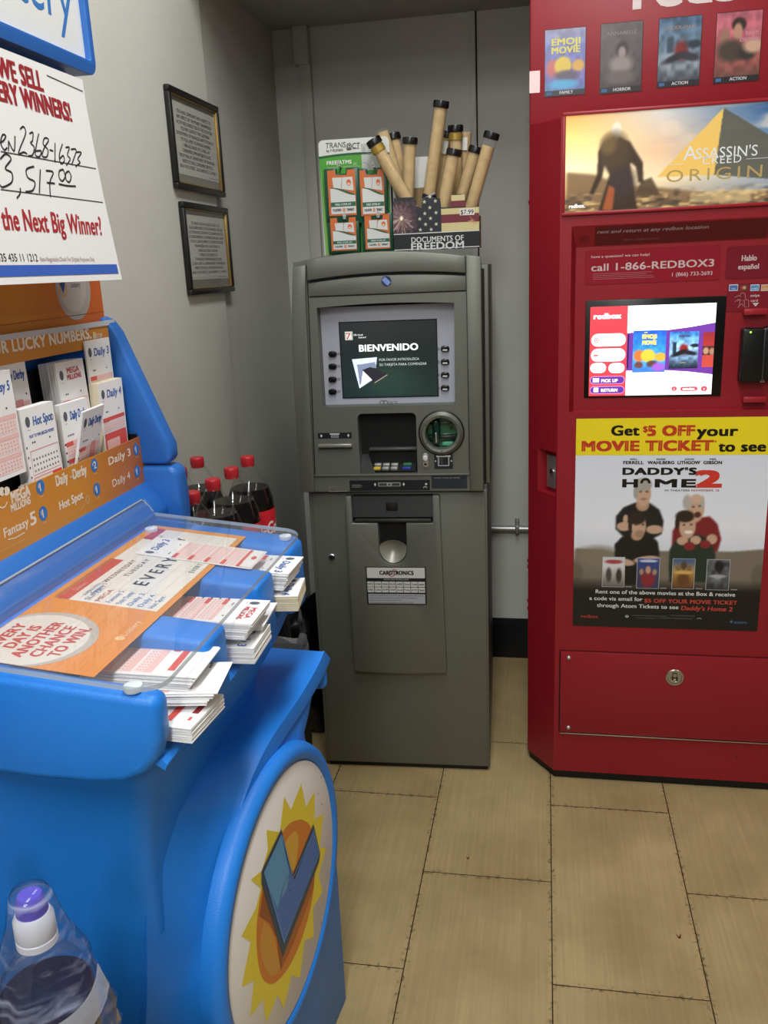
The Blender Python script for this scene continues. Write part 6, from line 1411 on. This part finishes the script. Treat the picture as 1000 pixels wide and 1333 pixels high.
# box of tubes
FY = .030
def fx(px, py): q = atm(px, py, FY); return q
zbx = 1.4525
t = thing('display_box', 'open counter box printed with a flag, full of rolled documents, on the cash machine', 'box', tuple(on_atm(.30, .08, zbx)))
ol = [fx(*q) for q in ((512.5, 258), (538, 256.5), (541, 268), (549, 271), (550.5, 256), (573, 258), (574.5, 270), (586.5, 270), (589, 255), (592, 252.5), (601, 252.5), (604, 255), (606.5, 270), (623.5, 268.5))]
xl, xr = fx(513.5, 328)[0], fx(624.5, 324)[0]
b = MB(); z0 = zbx
b.prism([on_atm(x, FY, z) for x, z in [(xl, z0)] + [(max(min(x, xr), xl), z) for x, z in ol] + [(xr, z0)]], -_an * .0018, mat('box_navy', '#23252e', .45))
p = Print()
def bp(cx, cy): q = fx(500 + cx / 6.056, 120 + cy / 6.056); return (q[0] - xl, q[1] - z0)
Wb = xr - xl
vband = bp(100, 1125)[1]; p.rect(0, 0, Wb, vband, ink('#16191c', .45), 1); p.rect(0, vband, Wb, vband + .0022, ink('#c9cacb', .45), 3); p.rect(0, -.0005, Wb, .0015, ink('#c9cacb', .45), 2)
ust = bp(452, 1000)[0]; uf0 = bp(262, 1000)[0]
cre, mar = ink('#c9bb88', .45), ink('#6d2733', .45)
vt = bp(600, 912)[1]
stripes = [(vband + .0022, .0198, cre), (None, .0198, mar), (None, .0205, cre)]; v = vband + .0022
for _, h_, m_ in stripes: p.rect(ust, v, Wb - .0005, min(v + h_, vt), m_, 2); v += h_
q0 = bp(528, 908); q1 = bp(640, 852); p.rect(q0[0], q0[1], q1[0], q1[1], mar, 2); q2 = bp(535, 812); p.rect(q0[0] + .001, q1[1], q1[0] - .001, q2[1], cre, 2)
def star5(u, v, r, m, l): p.poly([(u + (r if k % 2 == 0 else r * .4) * math.sin(math.pi * k / 5), v + (r if k % 2 == 0 else r * .4) * math.cos(math.pi * k / 5)) for k in range(10)], m, l)
for cx, cy in ((318, 865), (405, 858), (362, 825), (362, 910), (322, 957), (410, 950), (282, 1000), (367, 995), (328, 1042), (412, 1040), (287, 1085), (372, 1082), (195, 1090)): star5(*bp(cx, cy), .0052, ink('#c9c6a8', .45), 3)
a = Art(34, 36, '#2c1f28').mottle(.8, 16); a.ell(.35, .48, .5, .45, '#6d4a52', 1.0, op=.8)
for k in range(46):
    an = random.Random(k).uniform(0, 6.28); ln = random.Random(k + 99).uniform(.2, .6)
    a.poly([(.35, .47), (.35 + ln * math.cos(an), .47 + ln * math.sin(an)), (.36 + ln * math.cos(an + .05), .47 + ln * math.sin(an + .05))], ('#d8c0a0', '#b9888a', '#e8dcc8')[k % 3], .8)
a.ell(.35, .47, .07, .07, '#fff4d0', .6); q1 = bp(262, 1118); q0 = (0, q1[1] + .0025); p.canvas(0.0005, q0[1], q1[0], bp(100, 860)[1], a.get(), attr_mat('box_art', .45), 4)
rr = random.Random(2)
for k in range(26):
    an = rr.uniform(0, 6.28); c_ = bp(705, 1015); ln = rr.uniform(.004, .014); q_ = (min(c_[0] + ln * math.cos(an), Wb - .001), max(c_[1] + ln * math.sin(an), vband + .004)); p.line([c_, q_], .0005, ink('#d9b48a' if k % 2 else '#c0706a', .45), 4)
q0 = bp(598, 972); q1 = bp(712, 915); p.rect(q0[0], q0[1], q1[0], q1[1], ink('#d9d6d2', .45), 5); p.text('$7.99', q0[0] + .002, q0[1] + .0022, q1[1] - q0[1] - .0044, ink('#1a1a1a', .45), 6, w=q1[0] - q0[0] - .004, bold=.01)
q0 = bp(218, 1190); p.text('DOCUMENTS OF', q0[0], q0[1] + .001, .0125, ink('#c9cbca', .45), 3, w=bp(628, 1180)[0] - q0[0], bold=.02); q0 = bp(218, 1258); p.text('FREEDOM', q0[0], q0[1] + .0035, .0165, ink('#c9cbca', .45), 3, w=bp(628, 1180)[0] - q0[0], bold=.03)
p.to(b, on_atm(xl, FY, z0) + _an * .0001, _au, (0, 0, 1)); link('printed_front', b, t)
b = MB(); M_kr = mat('box_card', '#8a7350', .7); DB = .185
b.prism([on_atm(xl, FY, z0), on_atm(xl, DB, z0), on_atm(xl, DB, z0 + .095), on_atm(xl, FY, z0 + .07)], _au * .0015, mat('box_side', '#c9c4bc', .5)); b.prism([on_atm(xr, FY, z0), on_atm(xr, DB, z0), on_atm(xr, DB, z0 + .07), on_atm(xr, FY, z0 + .055)], -_au * .0015, M_kr); b.prism([on_atm(xl, DB, z0), on_atm(xr, DB, z0), on_atm(xr, DB, z0 + .08), on_atm(xl, DB, z0 + .08)], -_an * .0015, M_kr); b.prism([on_atm(xl, FY, z0), on_atm(xr, FY, z0), on_atm(xr, DB, z0), on_atm(xl, DB, z0)], (0, 0, .001), M_kr); link('box_tray', b, t)
b = MB(); w0, w1 = atm(536, 245, DB), atm(566, 203, DB); b.prism([on_atm(x, DB - .001, z) for x, z in ((w0[0], z0 + .05), (w1[0], z0 + .05), (w1[0], w1[1]), (w0[0], w1[1]))], -_an * .0015, M_bw); b.prism([on_atm(x, DB - .0014, z) for x, z in ((w0[0], z0 + .05), (w1[0], z0 + .05), (w1[0], w0[1]), (w0[0], w0[1]))], -_an * -.0003, M_kr); link('back_card', b, t)
M_par = mat('parchment', '#c4a775', .7, mottle=.12, mscale=60); M_tube = clear('tube_clear', '#ffffff', .03, 1.4, .03); M_gold2 = mat('gold_band', '#c0a04a', .35, metal=.6)
TR = .0172
def doc_tube(cap, cy, foot, fy, label, band=False, cap_on=True, drop=0.0, tag_=False, ribbon=False):
    P1, Pm = ap(*cap, cy), ap(*foot, fy); d = (Pm - P1).normalized(); k = (zbx + .004 - P1.z) / d.z; P0 = P1 + d * k; up = -d; Lg = k
    ux = (P0 - Vector(ATM_O)).dot(_au); dy = -(P0 - Vector(ATM_O)).dot(_an)
    ux = min(max(ux, xl + TR + .003), xr - TR - .003); dy = min(max(dy, FY + TR + .004), DB - TR - .004)
    P0 = on_atm(ux, dy, zbx + .004 + TR * .25); up = (P1 - P0).normalized(); Lg = (P1 - P0).length
    g = thing('document_tube', label, 'document tube', tuple(P0), group='rolled documents in clear tubes')
    b = MB(); r = TR - .0022; b.lathe([(.0001, .001), (r * .75, .001), (r, .001), (r, Lg - drop - .012), (r * .72, Lg - drop - .012), (r * .70, Lg - drop - .03)], M_par, P0, up, 24, False); link('parchment_roll', b, g)
    b = MB(); b.lathe([(TR * .98, 0), (TR, .002), (TR, Lg - .004)], M_tube, P0, up, 28, False); link('clear_sleeve', b, g)
    if cap_on:
        b = MB(); b.lathe([(TR + .0006, Lg - .016), (TR + .0022, Lg - .015), (TR + .0022, Lg - .003), (TR + .0008, Lg), (TR * .6, Lg + .0005), (.0001, Lg)], mat('tube_cap_black', '#0c0c0d', .3), P0, up, 28, False); link('end_cap', b, g)
    if band:
        b = MB(); b.lathe([(TR + .0003, Lg - .034), (TR + .0006, Lg - .034), (TR + .0006, Lg - .019), (TR + .0003, Lg - .019)], M_gold2, P0, up, 28, False); link('gold_band', b, g)
    if tag_:
        q = up.cross(_an).normalized(); b = MB(); c0 = P0 + up * (Lg - .055) + _an * (TR + .001) - q * .006; b.prism([c0, c0 + q * .014, c0 + q * .014 + up * .03, c0 + up * .03], _an * .0005, M_bw); link('barcode_tag', b, g)
    if ribbon:
        b = MB(); b.lathe([(TR + .0002, Lg * .33), (TR + .0007, Lg * .34), (TR + .0007, Lg * .36), (TR + .0002, Lg * .37)], mat('ribbon_black', '#1b1b1f', .4), P0, up, 24, False); c0 = P0 + up * Lg * .35 + _an * (TR + .003)
        b.tube([c0 + _au * .016 + up * .008, c0, c0 - _au * .014 - up * .006], .003, mat('ribbon_stripe', '#9a9aa2', .4), 8); b.tube([c0 + _au * .014 - up * .004, c0, c0 - _au * .012 + up * .008], .0025, mat('ribbon_black', '#1b1b1f', .4), 8); link('ribbon', b, g)
T_ = doc_tube
T_((485, 181), .060, (530, 262), .075, 'document tube with black cap and gold band leaning far left out of the box', band=True)
T_((496, 166), .120, (517, 235), .125, 'capless parchment roll behind the leftmost gold banded tube', cap_on=False)
T_((511, 174), .150, (525, 240), .150, 'slim black capped document tube just left of the white back card')
T_((534, 179), .100, (527, 245), .105, 'document tube with a bright glare streak and black cap, beside the white card')
T_((575, 131), .070, (561, 240), .090, 'tallest document tube, black capped with a striped ribbon tied round it', ribbon=True)
T_((583, 171), .150, (570, 250), .155, 'black capped document tube half hidden behind the tallest tube, with barcode tag', tag_=True)
T_((593, 163), .115, (594, 240), .125, 'upright document tube with black cap and gold band, right of the tallest tube', band=True)
T_((606, 166), .155, (602, 240), .158, 'pale topped document tube behind the gold banded upright one', cap_on=False, tag_=True)
T_((592, 194), .058, (579, 262), .062, 'short black capped document tube at the front of the box above the stripes')
T_((621, 191), .105, (603, 250), .110, 'black capped document tube leaning right, second from the right end')
T_((641, 172), .070, (618, 255), .085, 'rightmost document tube, clear upper end with black cap leaning far right', drop=.02)

# ================================================================== DRINK BOTTLES IN FILM, LOWER LEFT
M_ct = mat('carton_brown', '#6d5436', .8)
t = thing('carton', 'brown carton on the floor under the purple bottles at the lower left', 'carton', (-.60, .60, 0))
b = MB(); b.box(-.80, .48, 0, -.415, .735, .540, M_ct, .004); link('carton_body', b, t); b = MB(); b.box(-.80, .604, .5402, -.415, .611, .5408, mat('carton_tape', '#a08a5a', .3)); link('tape', b, t)
M_pur = mat('purple_drink', '#120d2c', .15, coat=.5); M_cl2 = clear('bottle_clear_grey', '#8890b0', .04, 1.40, .03); M_cw = mat('cap_white', '#cfd2e0', .4); M_cp = mat('cap_purple', '#5a4fc0', .35)
PB_ = []
def purple_bottle(x, y, z, label):
    g = thing('drink_bottle', label, 'bottle', (x, y, z), group='purple drink bottles in plastic film'); o = (x, y, z)
    b = MB(); b.lathe([(.04, 0), (.049, .004), (.050, .015), (.050, .155), (.048, .175), (.040, .196), (.028, .214), (.0195, .226), (.0175, .232), (.0175, .242)], M_cl2, o, n=36, cap=False); link('bottle', b, g)
    b = MB(); b.lathe([(.0001, .003), (.045, .003), (.0482, .015), (.0482, .155), (.0462, .172), (.0001, .173)], M_pur, o, n=36, cap=False); link('drink', b, g)
    b = MB(); b.lathe([(.0192, .232), (.0200, .233), (.0200, .240), (.0190, .241), (.0200, .243), (.0195, .262), (.0165, .268), (.0001, .268)], M_cw, o, n=36, cap=False); link('cap', b, g)
    PB_.append(g)
    b = MB(); b.lathe([(.0150, .268), (.0155, .270), (.0135, .284), (.0115, .288), (.0001, .288)], M_cp, o, n=28, cap=False); link('spout', b, g)
q = at_y(38, 1164, .635); ZP = .5412
purple_bottle(q.x, .635, q.z - .288, 'purple drink bottle with white and purple cap under plastic film, lower left corner')
purple_bottle(q.x - .112, .630, q.z - .288, 'purple drink bottle cut off by the left picture edge, beside the capped bottle in film')
dz = q.z - .288 - ZP
for o in list(COL.objects):
    if o.name.startswith('carton') and o.parent is None: o.scale = (1, 1, (q.z - .288) / .5412)
WF = clear('wrap_film', '#c4cbe6', .10, 1.3, .05)
nt = WF.node_tree; tc = nt.nodes.new('ShaderNodeTexCoord'); mp = nt.nodes.new('ShaderNodeMapping'); mp.inputs['Rotation'].default_value = (0.5, 0.9, 0.3); mp.inputs['Scale'].default_value = (10, 10, 42)
nz = nt.nodes.new('ShaderNodeTexNoise'); nz.inputs['Scale'].default_value = 1.0; nz.inputs['Detail'].default_value = 4; nz.inputs['Distortion'].default_value = 1.2
mr = nt.nodes.new('ShaderNodeMapRange'); mr.inputs['From Min'].default_value = .50; mr.inputs['From Max'].default_value = .72; mr.inputs['To Min'].default_value = .02; mr.inputs['To Max'].default_value = .55
nt.links.new(tc.outputs['Object'], mp.inputs['Vector']); nt.links.new(mp.outputs[0], nz.inputs['Vector']); nt.links.new(nz.outputs['Fac'], mr.inputs['Value'])
for n_ in nt.nodes:
    if n_.type == 'MIX_SHADER' and not n_.inputs[0].is_linked: nt.links.new(mr.outputs[0], n_.inputs[0])
b = MB(); rr = random.Random(11); rings = []; bz = q.z - .288
for r, z in ((.062, .06), (.060, .10), (.058, .14), (.055, .175), (.047, .205), (.034, .235), (.026, .26), (.0225, .278), (.018, .292), (.008, .297), (.0005, .298)):
    k_ = min(1, (.30 - z) / .12)
    rings.append([(q.x + (r * (1 + .10 * k_ * math.sin(5 * f + z * 40) + .05 * k_ * math.sin(11 * f - z * 70))) * math.cos(f), .635 + (r * (1 + .10 * k_ * math.sin(5 * f + z * 40) + .05 * k_ * math.sin(11 * f - z * 70))) * math.sin(f), bz + z + .006 * k_ * math.sin(3 * f + 1)) for f in [2 * math.pi * i / 48 for i in range(48)]])
b.loft(rings, WF, cap=False)
fold = clear('wrap_fold', '#dfe4f4', .15, 1.3, .22)
for a0, a1, z0, z1, wd in ((-2.3, .2, .120, .200, .026), (-2.7, -1.3, .20, .165, .012)):
    rws = []
    for k in range(15):
        t = k / 14; f = a0 + (a1 - a0) * t; z = z0 + (z1 - z0) * t + .012 * math.sin(5 * t); row = []
        for j in range(4):
            zz = z + wd * (j / 3 - .5); r = float(np.interp(zz, [.06, .10, .14, .175, .205, .235, .26], [.0745, .072, .069, .064, .055, .042, .033])); row.append((q.x + r * math.cos(f), .635 + r * math.sin(f), bz + zz))
        rws.append(row)
    b.sheet(rws, fold, .0008)
link('plastic_wrap', b, PB_[0], 60)
